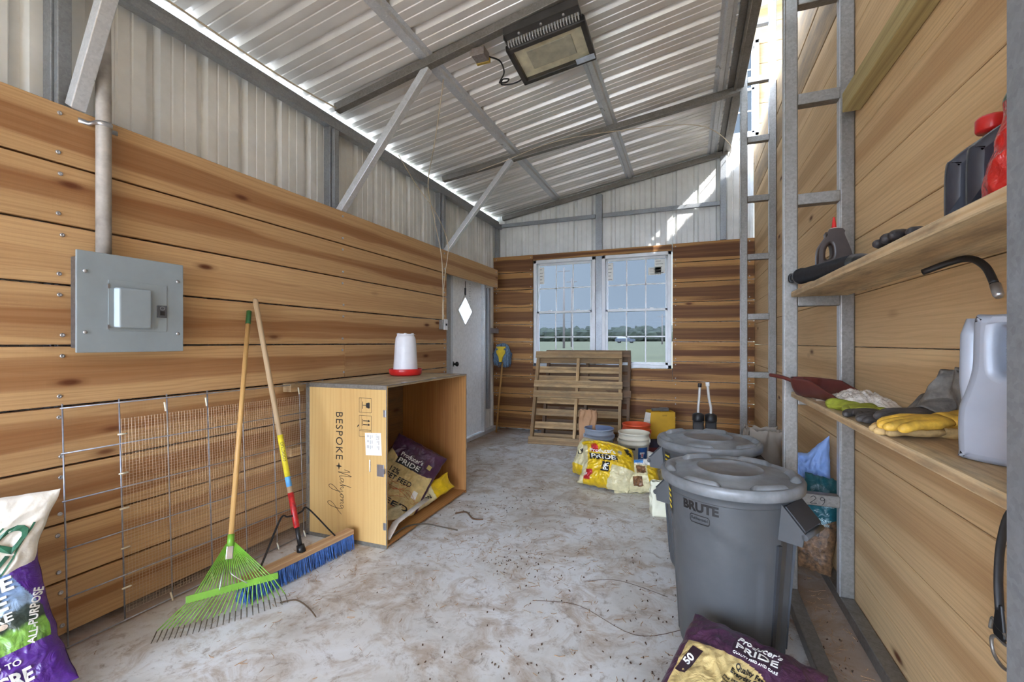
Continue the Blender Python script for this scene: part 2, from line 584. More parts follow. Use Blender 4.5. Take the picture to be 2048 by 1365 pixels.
def film(name, c, rough=0.28, var=0.14, scale=14, bump=0.5, **kw):
    n = N(name); co = n.coord()
    nz = n.noise(co, scale, 4, 0.6, 0.5)
    d = tuple(max(0, x * (1 - var)) for x in c); l = tuple(min(255, x * (1 + var * .5)) for x in c)
    wv = n.noise(n.mapping(co, (1, 1, 1)), 22, 3, 0.55, 1.5)
    n.bump(wv, bump, 0.012)
    return n.set(n.ramp(nz, [(0.3, d), (0.7, l)]), rough, 0.0, **kw)
# ------------------------------------------------------------ floor and ground
def make_floor():
    n = N('dusty concrete'); co = n.coord()
    big = n.noise(co, 1.3, 6, 0.62, 0.6)
    col = n.ramp(big, [(0.32, (178, 174, 168)), (0.47, (206, 205, 202)), (0.62, (220, 222, 224))])
    st = n.noise(n.mapping(co, (1, 1, 1), (3, 1, 0)), 4.5, 8, 0.74, 0.9)
    col = n.mix(n.ramp(st, [(0.47, 0.0), (0.62, 0.68)]), col, (158, 136, 112))
    st2 = n.noise(n.mapping(co, (1, 1, 1), (8, 4, 0)), 14, 10, 0.8, 0.5)
    col = n.mix(n.ramp(st2, [(0.53, 0.0), (0.66, 0.7)]), col, (112, 90, 70))
    sw = n.noise(n.mapping(co, (5, 22, 1), (0, 0, 0), (0, 0, 0.5)), 1.0, 4, 0.6, 1.2)
    col = n.mix(n.ramp(sw, [(0.55, 0.0), (0.72, 0.35)]), col, (224, 222, 216))
    # sawdust and soil heaped along both walls
    sp = n.node('ShaderNodeSeparateXYZ'); n.l(n.coord(), sp.inputs[0])
    e = n.math('ADD', sp.outputs[0], n.math('MULTIPLY', n.math('SUBTRACT', st, 0.5), 0.5))
    def mr(a, b):
        q = n.node('ShaderNodeMapRange'); q.interpolation_type = 'SMOOTHSTEP'; n.l(e, q.inputs[0])
        q.inputs[1].default_value = a; q.inputs[2].default_value = b; return q.outputs[0]
    left = mr(-2.28, -2.50)
    right = mr(0.36, 0.56)
    col = n.mix(n.math('MULTIPLY', left, 0.75), col, (140, 108, 78))
    col = n.mix(n.math('MULTIPLY', right, 0.72), col, (138, 106, 76))
    dots = n.vor(co, 55)
    col = n.mix(n.ramp(dots, [(0.035, 0.7), (0.06, 0.0)]), col, (88, 68, 50))
    n.bump(st2, 0.25, 0.004)
    m = n.set(col, n.ramp(st, [(0.35, 0.42), (0.6, 0.8)]), 0.0)
    o = MB().box((-0.4, 1.4, -0.06), (6.4, 9.8, 0.12)).build('floor', m, org=(0, 0, 0))
    struct(o, 'pale concrete slab with brown dust stains')
make_floor()

gm = N('mown field'); gco = gm.coord()
gm.bump(gm.noise(gco, 3, 5), 0.3, 0.1)
GRASS = gm.set(gm.ramp(gm.noise(gco, 0.25, 6, 0.7), [(0.3, (58, 58, 34)), (0.55, (70, 70, 42)), (0.75, (84, 80, 52))]), 0.95)
struct(MB().box((-.5, 2.2, -.135), (34, 18, .04)).build('bounce_apron', plain('pale bounce ground', (196, 190, 180), .9, 0, .2, 8), org=(0, 0, 0)), 'pale bounce ground added unseen around the shed')  # unseen pale ground added to bounce whiter light up at the eaves
def gz(y): return -0.10 + max(0.0, y - 6.5) * 0.0125
mb = MB()
mb.grid(lambda u, v: (-160 + 320 * u, -40 + 46.4 * v, -0.14), 8, 4, sm=False)
mb.grid(lambda u, v: (-160 + 320 * u, 6.31 + 175 * v, gz(6.4 + 175 * v)), 8, 8, sm=False)
struct(mb.build('ground', GRASS, org=(0, 0, 0)), 'green field outside the shed')

LEAF = plain('distant foliage', (34, 40, 26), 0.9, 0, 0.4, 0.6)
mb = MB(); rr = random.Random(5)
for i in range(420):
    x = -95 + 150 * rr.random(); y = 150 + 12 * rr.random()
    h = 3.2 + 2.0 * rr.random(); r = 1.4 + 1.3 * rr.random()
    c = V((x, y, gz(150) + h * .5)); s0 = rr.random() * 50
    def f(u, v, c=c, r=r, h=h, s0=s0):
        a = u * 2 * PI; t = (v - .5) * PI
        d = V((math.cos(a) * math.cos(t), math.sin(a) * math.cos(t), math.sin(t)))
        k = 1 + 0.35 * noise.noise(d * 2.2 + V((s0, 0, 0)))
        return c + V((d.x * r * k, d.y * r * k, d.z * h * .55 * k))
    mb.grid(f, 9, 6, sm=False)
tag(mb.build('tree_line', LEAF), 'dense dark green tree line far across the field', 'trees', kind='stuff')
POLEM = plain('pole timber', (92, 84, 78), 0.8)
for i, (x, y, h, lab) in enumerate(((-15.62, 58, 11.4, 'taller left utility pole standing in the field'), (-16.3, 65, 10.9, 'shorter utility pole just right of the taller one'), (-4.9, 92, 6.9, 'thin utility pole seen at right edge of right window'))):
    mb = MB().tube([(x, y, gz(y) - .1), (x, y, h * .5), (x, y, h)], [.16, .14, .11], 10)
    mb.box((x, y, h - .5), (1.6, .1, .1))
    tag(mb.build('utility_pole', POLEM), lab, 'pole')
WIREM = plain('wire grey', (86, 92, 100), 0.6)
mb = MB()
for k, z in enumerate((5.6, 5.0, 4.3, 3.9, 3.5)):
    mb.tube([(-70 + 10 * i, 88, z + .004 * (i - 7) ** 2) for i in range(14)], 0.018, 5)
tag(mb.build('power_line', WIREM), 'thin overhead wires strung across the field', 'wire', kind='stuff')
# parked SUV
def suv():
    t = thing('car', 'dark parked SUV seen through right window', 'car', (-14.6, 112, gz(112)))
    body = plain('dark car paint', (52, 56, 64), 0.3, 0.3)
    prof = [(-2.3, .35), (-2.35, .95), (-2.2, 1.1), (-1.9, 1.68), (.35, 1.7), (1.05, 1.12), (2.2, .98), (2.4, .6), (2.35, .35)]
    M = wmat(t)
    bev(MB().prism(prof, -.9, .9, M).build('body', body, t), .06)
    MB().prism([(-1.8, 1.15), (-1.65, 1.55), (.25, 1.57), (.75, 1.15)], -.92, .92, M).build('side_window', plain('car glass', (150, 160, 170), 0.1, .2), t)
    for x in (-1.45, 1.5):
        for y in (-.85, .85):
            w = MB().lathe([(0, -.1), (.36, -.1), (.38, 0), (.36, .1), (0, .1)], 20, M @ Matrix.Translation((x, y, .36)) @ Matrix.Rotation(PI / 2, 4, 'X'))
            w.build('wheel', BLACK, t)
suv()
p = V((-2.6, 120, gz(120)))
tag(MB().box(p + V((0, 0, .35)), (1.6, .8, .7)).build('utility_box', WHITE), 'small white box far out in the field', 'box')

# ------------------------------------------------------------ shell
def zr(x): return 3.10 + 0.17 * (x + 2.55)      # underside of rafters
PER = 0.262
def corr_profile(a, b, off=0.0, dep=0.038):
    """points (t, d) of ribbed sheet from a to b; d grows away from the room"""
    base = [(0.0, 0), (0.018, 1), (0.050, 1), (0.068, 0), (0.118, 0), (0.122, .14), (0.130, .14), (0.134, 0), (0.186, 0), (0.190, .14), (0.198, .14), (0.202, 0)]
    out = [(a, 0)]
    k = math.floor((a - off) / PER) - 1
    while True:
        t0 = off + k * PER
        if t0 > b: break
        for t, d in base:
            if a < t0 + t < b: out.append((t0 + t, d * dep))
        k += 1
    out.append((b, 0))
    return out

def sheet(mb, a, b, off, fn, mi=0):
    """fn(t, d, end) -> point, end 0/1"""
    pr = corr_profile(a, b, off)
    bi = len(mb.v)
    for t, d in pr:
        mb.v.append(V(fn(t, d, 0))); mb.v.append(V(fn(t, d, 1)))
    for i in range(len(pr) - 1):
        q = bi + 2 * i
        mb.face((q, q + 2, q + 3, q + 1), [(pr[i][0], 0), (pr[i + 1][0], 0), (pr[i + 1][0], 3), (pr[i][0], 3)], 0, mi)

SX = -2.71
# roof sheet
mb = MB()
sheet(mb, -3.25, 6.30, 0.08, lambda t, d, e: ((-2.86, 0.475)[e], t, zr((-2.86, 0.475)[e]) + 0.084 + d))
o = mb.build('ceiling', ROOF, org=(0, 0, 0)); struct(o, 'ribbed steel roof sheet seen from below')
# left wall
mb = MB()
def lw(z0, z1): return lambda t, d, e: (SX - d, t, (z0, z1)[e])
sheet(mb, -3.2, 4.68, 0.18, lw(-0.02, 3.125))
sheet(mb, 4.68, 5.60, 0.18, lw(2.12, 3.125))
sheet(mb, 5.60, 6.20, 0.18, lw(-0.02, 3.125))
wl_ = mb.build('wall_left', SIDING, org=(0, 0, 0)); struct(wl_, 'left wall of ribbed steel with plank lining')
BX = -2.48
mb = MB(); scr = MB()
rows = [(-0.0 + 0.035, 0.235)]
edges = [0.03, 0.262, 0.508, 0.752, 1.008, 1.268, 1.528, 1.784, 2.043, 2.30]
def screw(p, n, r=.009):
    M = frame(p, n)
    scr.lathe([(0, 0.0), (r, 0.0), (r * .9, .004), (r * .45, .0045), (r * .3, .0025), (0, .002)], 10, M @ Matrix.Rotation(PI / 2, 4, 'X'))
for i in range(len(edges) - 1):
    z0, z1 = edges[i] + .0045, edges[i + 1] - .0045
    y1 = 4.28 if i < 8 else 5.69
    splits = [-3.2, y1]
    if i in (1, 4, 7): splits = [-3.2, 2.72 if i == 4 else 0.3, y1]
    for a, b in zip(splits[:-1], splits[1:]):
        mb.box((BX - .019, (a + b) / 2, (z0 + z1) / 2), (.036, b - a - .003, z1 - z0))
    for ys in (1.04, 2.70, 4.22, 5.62):
        if ys > y1 + .01: continue
        for zz in (z0 + .04, z1 - .04):
            screw((BX, ys + RND.uniform(-.008, .008), zz), (1, 0, 0))
bev(mb.build('plank_lining', WOOD_L, wl_), .003, 1)
scr.build('lining_screws', CHROME, wl_)

# right wall (board partition) and unseen sheet added to block sun and gap light
rb = [-0.03, 0.19, 0.475, 0.77, 1.02, 1.26, 1.508, 1.77, 2.03, 2.26, 2.52, 2.78, 3.04]
mb = MB()
for i in range(len(rb) - 1):
    mb.box((.755, .65, (rb[i] + rb[i + 1]) / 2), (.036, 10.9, rb[i + 1] - rb[i] - .003))
for a, b in ((3.045, 3.34), (3.345, 3.665)):
    mb.box((.755, .65, (a + b) / 2), (.036, 10.9, b - a - .006), mi=1)
wr_ = bev(mb.build('wall_right', [WOOD_R, WOOD_W], org=(0, 0, 0)), .003, 1); struct(wr_, 'right partition of rough sawn boards')
mb = MB()
sheet(mb, -4.8, 4.2, 0.1, lambda t, d, e: (.80 + d, t, (-.03, 4.6)[e]))
sheet(mb, 4.2, 6.18, 0.1, lambda t, d, e: (.80 + d, t, (-.03, 3.64)[e]))
struct(mb.build('sun_block_sheet', SIDING, org=(0, 0, 0)), 'unseen steel sheet added to block sun over the partition')

# back wall
WINS = [(-2.079, -1.19), (-1.10, -0.209)]
WZ0, WZ1 = 0.947, 2.462
mb = MB()
def bw(z0, z1=None):
    return lambda t, d, e: (t, 6.15 + d, (z0, z1 if z1 is not None else zr(t) + .10)[e])
sheet(mb, -2.74, -2.09, .05, bw(-.02)); sheet(mb, -.20, .735, .05, bw(-.02))
sheet(mb, -2.09, -.20, .05, bw(WZ1)); sheet(mb, -2.09, -.20, .05, bw(-.02, WZ0))
wb_ = mb.build('wall_back', SIDING, org=(0, 0, 0)); struct(wb_, 'back wall of ribbed steel with plank lining')
mb = MB(); scr = MB()
bz = [0.03]
while bz[-1] < 2.2: bz.append(bz[-1] + 0.2525)
bz.append(2.552)
for i in range(len(bz) - 1):
    z0, z1 = bz[i] + .004, bz[i + 1] - .004
    zc = (z0 + z1) / 2
    if z0 > 2.25:
        mb.box((-2.40, 6.063, (z0 + z1) / 2), (.62, .026, z1 - z0))
        mb.box((-1.145, 6.063, (2.466 + 2.545) / 2), (1.88, .026, .079))
        mb.box((.27, 6.063, zc), (.93, .026, z1 - z0))
    elif z1 > WZ0 + .02:
        za = z0
        if z0 < WZ0:
            mb.box((-1.145, 6.063, (z0 + WZ0 - .005) / 2), (1.89, .026, WZ0 - .005 - z0))
        mb.box((-2.40, 6.063, zc), (.62, .026, z1 - z0)); mb.box((.27, 6.063, zc), (.93, .026, z1 - z0))
    else:
        sp = (-2.71, -1.2, .735) if i % 2 else (-2.71, .735)
        for a, b in zip(sp[:-1], sp[1:]): mb.box(((a + b) / 2, 6.063, zc), (b - a - .004, .026, z1 - z0))
    for xs in (-2.66, -2.12, -.16, .68):
        for zz in (z0 + .035, z1 - .035): screw((xs, 6.05, zz), (0, -1, 0), .007)
bev(mb.build('plank_lining', WOOD_B, wb_), .003, 1)
scr.build('lining_screws', CHROME, wb_)
# taller back wall of the main bay beyond the partition
mb = MB()
z = 3.0; i = 0
while z < 5.6:
    for a, b in ((.79, 2.6),) if 3.70 < z + .12 < 5.0 else ((.50, 2.6),):
        mb.box(((a + b) / 2, 6.19, z + .12), (b - a, .03, .236))
    z += .243
struct(mb.build('wall_back_upper', WOOD_R, org=(0, 0, 0)), 'taller board wall of the main bay')

def window(idx, x0, x1, z0, z1, y=6.10, stickers=()):
    M0 = Matrix.Translation(((x0 + x1) / 2, y, z0))
    w, h = x1 - x0, z1 - z0
    mb = MB(); f = .045
    for c, d in (((0, 0, f / 2), (w, .10, f)), ((0, 0, h - f / 2), (w, .10, f)), ((-w / 2 + f / 2, 0, h / 2), (f, .10, h)), ((w / 2 - f / 2, 0, h / 2), (f, .10, h))):
        mb.box(c, d, M0)
    # nailing fin and inner stop
    for sx in (-1, 1): mb.box((sx * (w / 2 - .062), .012, h / 2), (.012, .05, h - .1), M0)
    root = bev(mb.build('window_%d' % idx, WHITE, org=M0.translation), .004)
    struct(root, 'white double hung window with six over six panes')
    iw = w - 2 * f
    mid = h * .508
    for k, (a, b, yy) in enumerate(((f, mid + .015, -.012), (mid - .02, h - f, .018))):
        s = MB(); r = .032
        for c, d in (((0, yy, a + r / 2), (iw, .026, r)), ((0, yy, b - r / 2), (iw, .026, r)), ((-iw / 2 + r / 2, yy, (a + b) / 2), (r, .026, b - a)), ((iw / 2 - r / 2, yy, (a + b) / 2), (r, .026, b - a))):
            s.box(c, d, M0)
        so = bev(s.build('sash', WHITE, root), .003)
        mu = MB()
        for q in (1, 2): mu.box((-iw / 2 + r + (iw - 2 * r) * q / 3, yy, (a + b) / 2), (.016, .012, b - a - 2 * r), M0)
        mu.box((0, yy, (a + b) / 2), (iw - 2 * r, .012, .016), M0)
        mu.build('muntin', WHITE, so)
        MB().box((0, yy, (a + b) / 2), (iw - r, .004, b - a - r), M0).build('pane', GLASS, so)
        if k == 0:
            for sx in (-.2, .2):
                bev(MB().box((sx, yy - .012, b + .006), (.05, .03, .014), M0).build('sash_lock', WHITE, so), .003)
    for (sx, sz, sw, sh, kind) in stickers:
        g = lambda x, z_, hh: M0 @ V((sx + x, .018 - .004 - hh, sz + z_))
        st = MB().patch(g, -sw / 2, -sh / 2, sw / 2, sh / 2, .001, 1, 1)
        so = st.build('sticker', PAPER, root); so['label'] = 'white paper sticker on the glass'
        tx = MB()
        for r_ in range(5):
            tx.patch(g, -sw * .4, sh * (.38 - r_ * .2), sw * (.1 + .3 * ((r_ * 37) % 10) / 10), sh * (.34 - r_ * .2), .002, 1, 1)
        tx.build('sticker_print', GREYP, so)
    return root
window(1, WINS[0][0], WINS[0][1], WZ0, WZ1, stickers=((-.345, 1.30, .085, .24, 0),))
window(2, WINS[1][0], WINS[1][1], WZ0, WZ1, stickers=((-.345, 1.30, .085, .24, 0), (.30, 1.335, .13, .19, 0), (.235, 1.275, .16, .10, 0)))
w3 = window(3, -.10, .79, 3.80, 4.97, y=6.16)

# door
def make_door():
    y0, y1, z0, z1 = 4.700, 5.570, .055, 2.100
    M = frame((-2.70, (y0 + y1) / 2, z0), (1, 0, 0))      # local x runs towards +y
    w, h = y1 - y0, z1 - z0
    dy, dz = 5.078 - (y0 + y1) / 2, 1.69 - z0
    dia = [(dy - .20, dz), (dy, dz + .19), (dy + .20, dz), (dy, dz - .19)]
    root = curve_plate([[(-w / 2, 0), (w / 2, 0), (w / 2, h), (-w / 2, h)], dia], .04, .002, M).build('door_1', DOORW, org=(-2.70, (y0 + y1) / 2, 0))
    struct(root, 'white steel side door with a diamond light')
    fr = MB()
    for i in range(4):
        a, b = dia[i], dia[(i + 1) % 4]
        fr.beam(M @ V((a[0], -.022, a[1])), M @ V((b[0], -.022, b[1])), .022, .02, up=(1, 0, 0))
    fr.build('diamond_frame', WHITE, root)
    k = .98
    MB().prism([(dy - .2 * k, dz), (dy, dz - .19 * k), (dy + .2 * k, dz), (dy, dz + .19 * k)], -.003, .003, M).build('pane', glass('frosted door glass', (.95, .95, .95), .05), root)
    kb = MB().lathe([(0, 0), (.032, 0), (.032, .006), (.012, .012), (.012, .04), (.027, .048), (.03, .062), (.02, .074), (0, .076)], 20,
                    M @ Matrix.Translation((-w / 2 + .07, -.02, 1.02 - z0)) @ Matrix.Rotation(PI / 2, 4, 'X'))
    kb.build('door_knob', BLACKP, root)
    # jamb and sill of folded steel
    j = MB()
    j.box((-2.69, y1 + .03, 1.06), (.11, .05, 2.12)); j.box((-2.69, y0 - .03, 1.06), (.11, .05, 2.12)); j.box((-2.69, (y0 + y1) / 2, 2.125), (.11, w + .12, .04))
    bev(j.build('door_frame', STEEL_B, root), .004)
    ch = MB()
    c0 = M @ V((dy + .13, -.03, dz + .36))
    for q in range(16): ch.ball(c0 + V((0, .002 * math.sin(q), -.032 * q)), .006, 8)
    bo = ch.build('bead_chain', CHROME, root)
    bz_ = MB()
    bz_.box(M @ V((dy, -.03, dz + .25)), (.008, .03, .09)); bz_.tube([M @ V((dy, -.03, dz + .38)), M @ V((dy, -.03, dz + .18))], .004, 6)
    bz_.build('hanger', BLACKP, root)
make_door()

mb = MB()  # unseen main bay shell: roof slot and header added to shape the sun
sheet(mb, -4.5, 6.30, 0.0, lambda t, d, e: ((.30, 2.32)[e], t, (5.32, 5.62)[e] + d))
sheet(mb, -4.5, 6.30, 0.0, lambda t, d, e: ((2.64, 4.60)[e], t, (5.66, 5.50)[e] + d))
sheet(mb, -4.5, 6.30, 0.0, lambda t, d, e: (4.6 + d, t, (-.1, 5.55)[e]))
mb.grid(lambda u, v: (2.6 + 2.0 * u, 6.19, 5.6 * v), 2, 2, sm=False)
mb.grid(lambda u, v: (.78 + 3.8 * u, -4.5, 3.0 + 2.5 * v), 2, 2, sm=False)
struct(mb.build('ceiling_main_bay_sun_slot', ROOF, org=(0, 0, 0)), 'unseen main bay roof, slotted and closed in to shape the sun')
# unseen header added behind the camera to keep sun off the floor
mb = MB()
sheet(mb, -2.74, .76, .05, lambda t, d, e: (t, -3.2 - d, (2.5, zr(t) + .10)[e]))
struct(mb.build('sun_block_header', SIDING, org=(0, 0, 0)), 'unseen steel header added behind to block the sun')
# ------------------------------------------------------------ steel frame
def steel(name, label, cat, fn, mat=STEEL, group=None, bv=.004):
    mb = MB(); fn(mb)
    o = mb.build(name, mat)
    bev(o, bv, 2)
    return tag(o, label, cat, group)

for y, lab in ((1.09, 'steel wall post nearest camera at upper left'), (2.72, 'steel wall post behind the second roof rafter end'), (4.37, 'steel wall post just before the white door')):
    def f(mb, y=y):
        mb.box((-2.63, y, 1.53), (.065, .065, 3.02))
        mb.box((-2.575, y + .0, 1.5), (.03, .05, 2.9))
    steel('steel_post', lab, 'post', f)
steel('steel_post', 'steel corner post where left and back walls meet', 'post', lambda mb: mb.box((-2.66, 6.085, 1.52), (.06, .06, 3.04)))
steel('steel_post', 'steel post in the corner between door and back wall', 'post', lambda mb: mb.box((-2.64, 5.69, 1.2), (.06, .07, 1.70)))
steel('steel_post', 'steel stud rising above the double window mullion', 'post', lambda mb: mb.box((-1.146, 6.105, 1.66), (.088, .055, 3.30)))
steel('steel_post', 'steel stud above right end of back wall', 'post', lambda mb: mb.box((.395, 6.105, 2.62 + .47), (.07, .055, 1.06)))
steel('steel_girt', 'horizontal steel girt across back wall left of stud', 'girt', lambda mb: mb.box((-1.91, 6.105, 3.02), (1.43, .055, .05)))
steel('steel_girt', 'horizontal steel girt across back wall right of stud', 'girt', lambda mb: mb.box((-.37, 6.105, 3.02), (1.455, .055, .05)))
steel('steel_girt', 'short steel girt stub by the door head corner', 'girt', lambda mb: mb.box((-2.655, 5.89, 1.455), (.06, .33, .07)))
steel('eave_beam', 'long galvanised eave beam along left wall top', 'beam', lambda mb: (mb.box((-2.62, 2.05, 3.0), (.06, 8.1, .06)), mb.box((-2.665, 2.05, 3.06), (.05, 8.1, .06))))
for (y0, y1), lab in (((1.09, 0.97), 'roof rafter nearest the camera above the breaker panel'), ((2.74, 2.66), 'roof rafter holding the flood light'), ((4.37, 4.63), 'roof rafter meeting the far ladder column'), ((6.10, 6.10), 'sloping end rafter along top of back wall')):
    def f(mb, y0=y0, y1=y1):
        mb.beam((-2.58, y0, zr(-2.58) + .03), (.445, y1, zr(.445) + .03), .06, .06, (0, 0, 1))
    steel('steel_rafter', lab, 'rafter', f, STEEL_D)
# braces
for a, b, lab in (((-2.50, 1.10, 2.31), (-2.00, 1.10, zr(-2.0) - .0), 'thick diagonal brace in upper left corner'),
                  ((-2.52, 2.715, 2.30), (-1.735, 2.73, zr(-1.735) + .01), 'diagonal brace under the flood light rafter'),
                  ((-2.52, 4.33, 2.30), (-1.77, 4.42, zr(-1.77) + .01), 'diagonal brace nearest the door')):
    steel('diagonal_brace', lab, 'brace', lambda mb, a=a, b=b: mb.beam(a, b, .055, .055, (0, 1, 0)), STEEL_B)
# hat purlins under the sheet
def hat(x, y0, y1, lab, mat=STEEL_B):
    def f(mb):
        z = zr(x) + .06
        M = Matrix.Translation((x, 0, z)) @ Matrix.Rotation(-math.atan(.17), 4, 'Y')
        pr = [(-.055, .024), (-.055, .022), (-.030, .022), (-.018, 0), (.018, 0), (.030, .022), (.055, .022), (.055, .024), (.031, .024), (.020, .003), (-.020, .003), (-.031, .024)]
        b = len(mb.v)
        mb.prism(pr[::-1], y0, y1, M)
        y = y0 + .2
        while y < y1:
            mb.lathe([(0, -.003), (.005, -.003), (.005, 0)], 6, M @ Matrix.Translation((0, y, 0)))
            y += .33
    mb = MB(); f(mb)
    tag(mb.build('hat_purlin', mat), lab, 'purlin')
hat(-1.735, -1.9, 6.1, 'hat purlin on the lower left of the roof')
hat(-.723, -1.9, 6.1, 'hat purlin in the middle, behind the flood light')
hat(.27, -1.9, 6.1, 'hat purlin next to the roof edge channel')
def edge(mb):
    z = zr(.40)
    mb.box((.36, 2.05, z + .075), (.05, 8.1, .03)); mb.box((.435, 2.05, z + .085), (.07, 8.1, .09)); mb.box((.395, 2.05, z + .05), (.02, 8.1, .06))
steel('roof_edge_beam', 'doubled channel along right edge of the roof', 'beam', edge, STEEL_D)

# ladder columns
def ladder(y, zs, lab, ztop, extra=()):
    t = thing('ladder_column', lab, 'column', (.59, y, 0))
    for x, m in ((.4725, STEEL_D), (.7045, STEEL_D)):
        b = MB(); b.box((x, y + .028, ztop / 2 + .028), (.057, .057, ztop - .056))
        # paler plate paints the lit tone onto the left face
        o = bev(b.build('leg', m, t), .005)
        b = MB(); b.box((x - .0295, y + .028, ztop / 2 + .028), (.002, .048, ztop - .058)); b.build('painted_lit_side', STEEL_B if y > 1 else STEEL, o)
    for z in zs:
        b = MB(); b.box((.5885, y + .028, z), (.175, .055, .055))
        o = bev(b.build('rung', STEEL_D, t), .004)
    return t
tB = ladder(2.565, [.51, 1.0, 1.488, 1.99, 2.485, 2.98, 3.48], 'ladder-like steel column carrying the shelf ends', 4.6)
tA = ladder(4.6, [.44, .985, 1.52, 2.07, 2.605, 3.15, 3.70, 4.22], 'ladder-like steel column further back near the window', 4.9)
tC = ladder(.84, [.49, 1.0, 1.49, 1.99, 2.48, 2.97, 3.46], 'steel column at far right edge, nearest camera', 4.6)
# number pencilled on a rung
b = MB()
fn = lambda x, y, h: (.588 + x, 2.565 - h, .51 + y)
b.stroke(fn, [(-.035, .012), (-.022, .02), (-.012, .010), (-.024, -.004), (-.036, -.016), (-.008, -.014)], .003)
b.stroke(fn, [(.024, .010), (.012, .018), (.006, .006), (.018, .001), (.024, .010), (.022, -.008), (.014, -.020)], .003)
b.build('pencilled_number', INK, tB)
steel('floor_track', 'left floor channel under the ladder columns', 'channel', lambda mb: mb.box((.473, 2.35, .028), (.058, 6.6, .056)), STEEL_D)
steel('floor_track', 'right floor channel against the board partition', 'channel', lambda mb: mb.box((.7045, 2.35, .028), (.058, 6.6, .056)), STEEL_D)
steel('floor_track', 'steel sill channel under the side door', 'channel', lambda mb: mb.box((-2.68, 5.15, .025), (.09, 1.9, .05)), STEEL_B)
bev(tag(MB().box((.700, 1.05, 2.40), (.07, 2.9, .09)).build('timber_rail', WOOD_RAIL), 'greenish timber rail fixed high on board partition', 'rail'), .004)

# ------------------------------------------------------------ electrics on left wall
def panel():
    t = thing('electrical_panel', 'grey metal breaker panel on the plank wall', 'electrical panel', (BX, 1.262, 1.238))
    PX = -2.385
    o = MB().box(((BX + PX) / 2, 1.262, 1.455), (PX - BX, .375, .395)).build('cabinet', galv('cabinet steel', (132, 128, 124), (98, 94, 92)), t)
    bev(o, .003)
    for i in range(8):
        kn = MB()
        M = frame((-2.432, 1.262 - .1875, 1.30 + i * .042), (0, -1, 0))
        kn.lathe([(0, .001), (.010, .001), (.011, .0)], 14, M @ Matrix.Rotation(PI / 2, 4, 'X'))
        kn.build('knockout', BLACKP, o)
    cv = bev(MB().box((PX + .004, 1.26, 1.455), (.008, .425, .435)).build('cover', PANELG, t), .004)
    fn = lambda y, z, h: (PX + .008 + h, 1.26 + y, 1.455 + z)
    d = MB().box((PX + .0095, 1.275, 1.445), (.003, .235, .225)).build('door', PANELG, t); bev(d, .001)
    ra = MB()
    M = frame((PX + .010, 1.25, 1.437), (1, 0, 0))
    ra.prism([(-.075, 0), (-.060, .022), (.065, .022), (.075, 0)], -.09, .09, M @ Matrix.Rotation(PI / 2, 4, 'X'))
    ro = bev(ra.build('raised_dome', PANELG, d), .006, 3)
    la = MB().box((PX + .013, 1.37, 1.43), (.008, .042, .058)).build('latch', plain('dark grey plastic', (84, 86, 90), .5), d); bev(la, .002)
    MB().box((PX + .0175, 1.37, 1.422), (.002, .02, .02)).build('latch_tab', BLACK, la)
    ring = MB().tube([V((PX + .0175, 1.37 + .010 * math.cos(a), 1.446 + .008 * math.sin(a))) for a in [i * PI / 8 for i in range(16)]], .0012, 6, closed=True)
    ring.build('latch_emblem', plain('silver print', (150, 152, 156), .4), la)
    for z in (1.35, 1.53):
        MB().box((PX + .012, 1.157, z), (.006, .007, .02)).build('hinge', CHROME, d)
    for y, z in ((1.078, 1.585), (1.445, 1.585), (1.078, 1.325), (1.445, 1.325)):
        M = frame((PX + .008, y, z), (1, 0, 0))
        MB().lathe([(0, .004), (.007, .004), (.008, 0)], 12, M @ Matrix.Rotation(PI / 2, 4, 'X')).build('cover_screw', CHROME, t)
panel()
def conduit():
    t = thing('conduit', 'vertical pale conduit pipe rising from the breaker panel', 'pipe', (-2.44, 1.172, 1.66))
    pm = plain('weathered grey pipe', (176, 170, 162), .55, .1, .18, 9)
    MB().tube([(-2.44, 1.172, 1.655), (-2.44, 1.172, 2.4), (-2.44, 1.166, 3.15)], .0275, 24).build('pipe', pm, t)
    MB().tube([(-2.44, 1.172, 1.655), (-2.44, 1.172, 1.672)], .034, 24).build('lock_nut', CHROME, t)
    s = MB(); z = 2.255
    pts = [(-2.478, 1.172 - .072, z), (-2.478, 1.172 - .036, z)] + [(-2.44 + .030 * math.sin(a), 1.172 - .030 * math.cos(a), z) for a in [i * PI / 8 for i in range(9)]] + [(-2.478, 1.172 + .036, z), (-2.478, 1.172 + .072, z)]
    for p, q in zip(pts[:-1], pts[1:]): s.beam(p, q, .018, .003, (1, 0, 0) if abs(p[0] - q[0]) < .001 else (0, 1, 0))
    s = MB()
    for i, p in enumerate(pts):
        s.v.append(V(p) + V((.0, 0, -.010))); s.v.append(V(p) + V((.0, 0, .010)))
        if i: q = 2 * i; s.face((q - 2, q, q + 1, q - 1), None, 0, 0, True)
    o = s.build('pipe_strap', CHROME, t); m = o.modifiers.new('t', 'SOLIDIFY'); m.thickness = .003; m.offset = 0
conduit()
def cable(name, lab, pts, r, mat, seg=8, k=8):
    return tag(MB().tube(smooth_line(pts, k), r, seg).build(name, mat), lab, 'cable')
CREAM = plain('cream cable', (206, 192, 168), .5)
ob = thing('outlet_box', 'small steel switch box on plank wall by door', 'switch box', (BX, 4.17, 1.42))
bev(MB().box((BX + .022, 4.165, 1.475), (.044, .10, .105)).build('box', STEEL_D, ob), .003)
bev(MB().box((BX + .047, 4.175, 1.475), (.006, .075, .115)).build('cover_plate', WHITE, ob), .002)
MB().box((BX + .055, 4.175, 1.475), (.014, .012, .022)).build('switch_toggle', BLACK, ob)
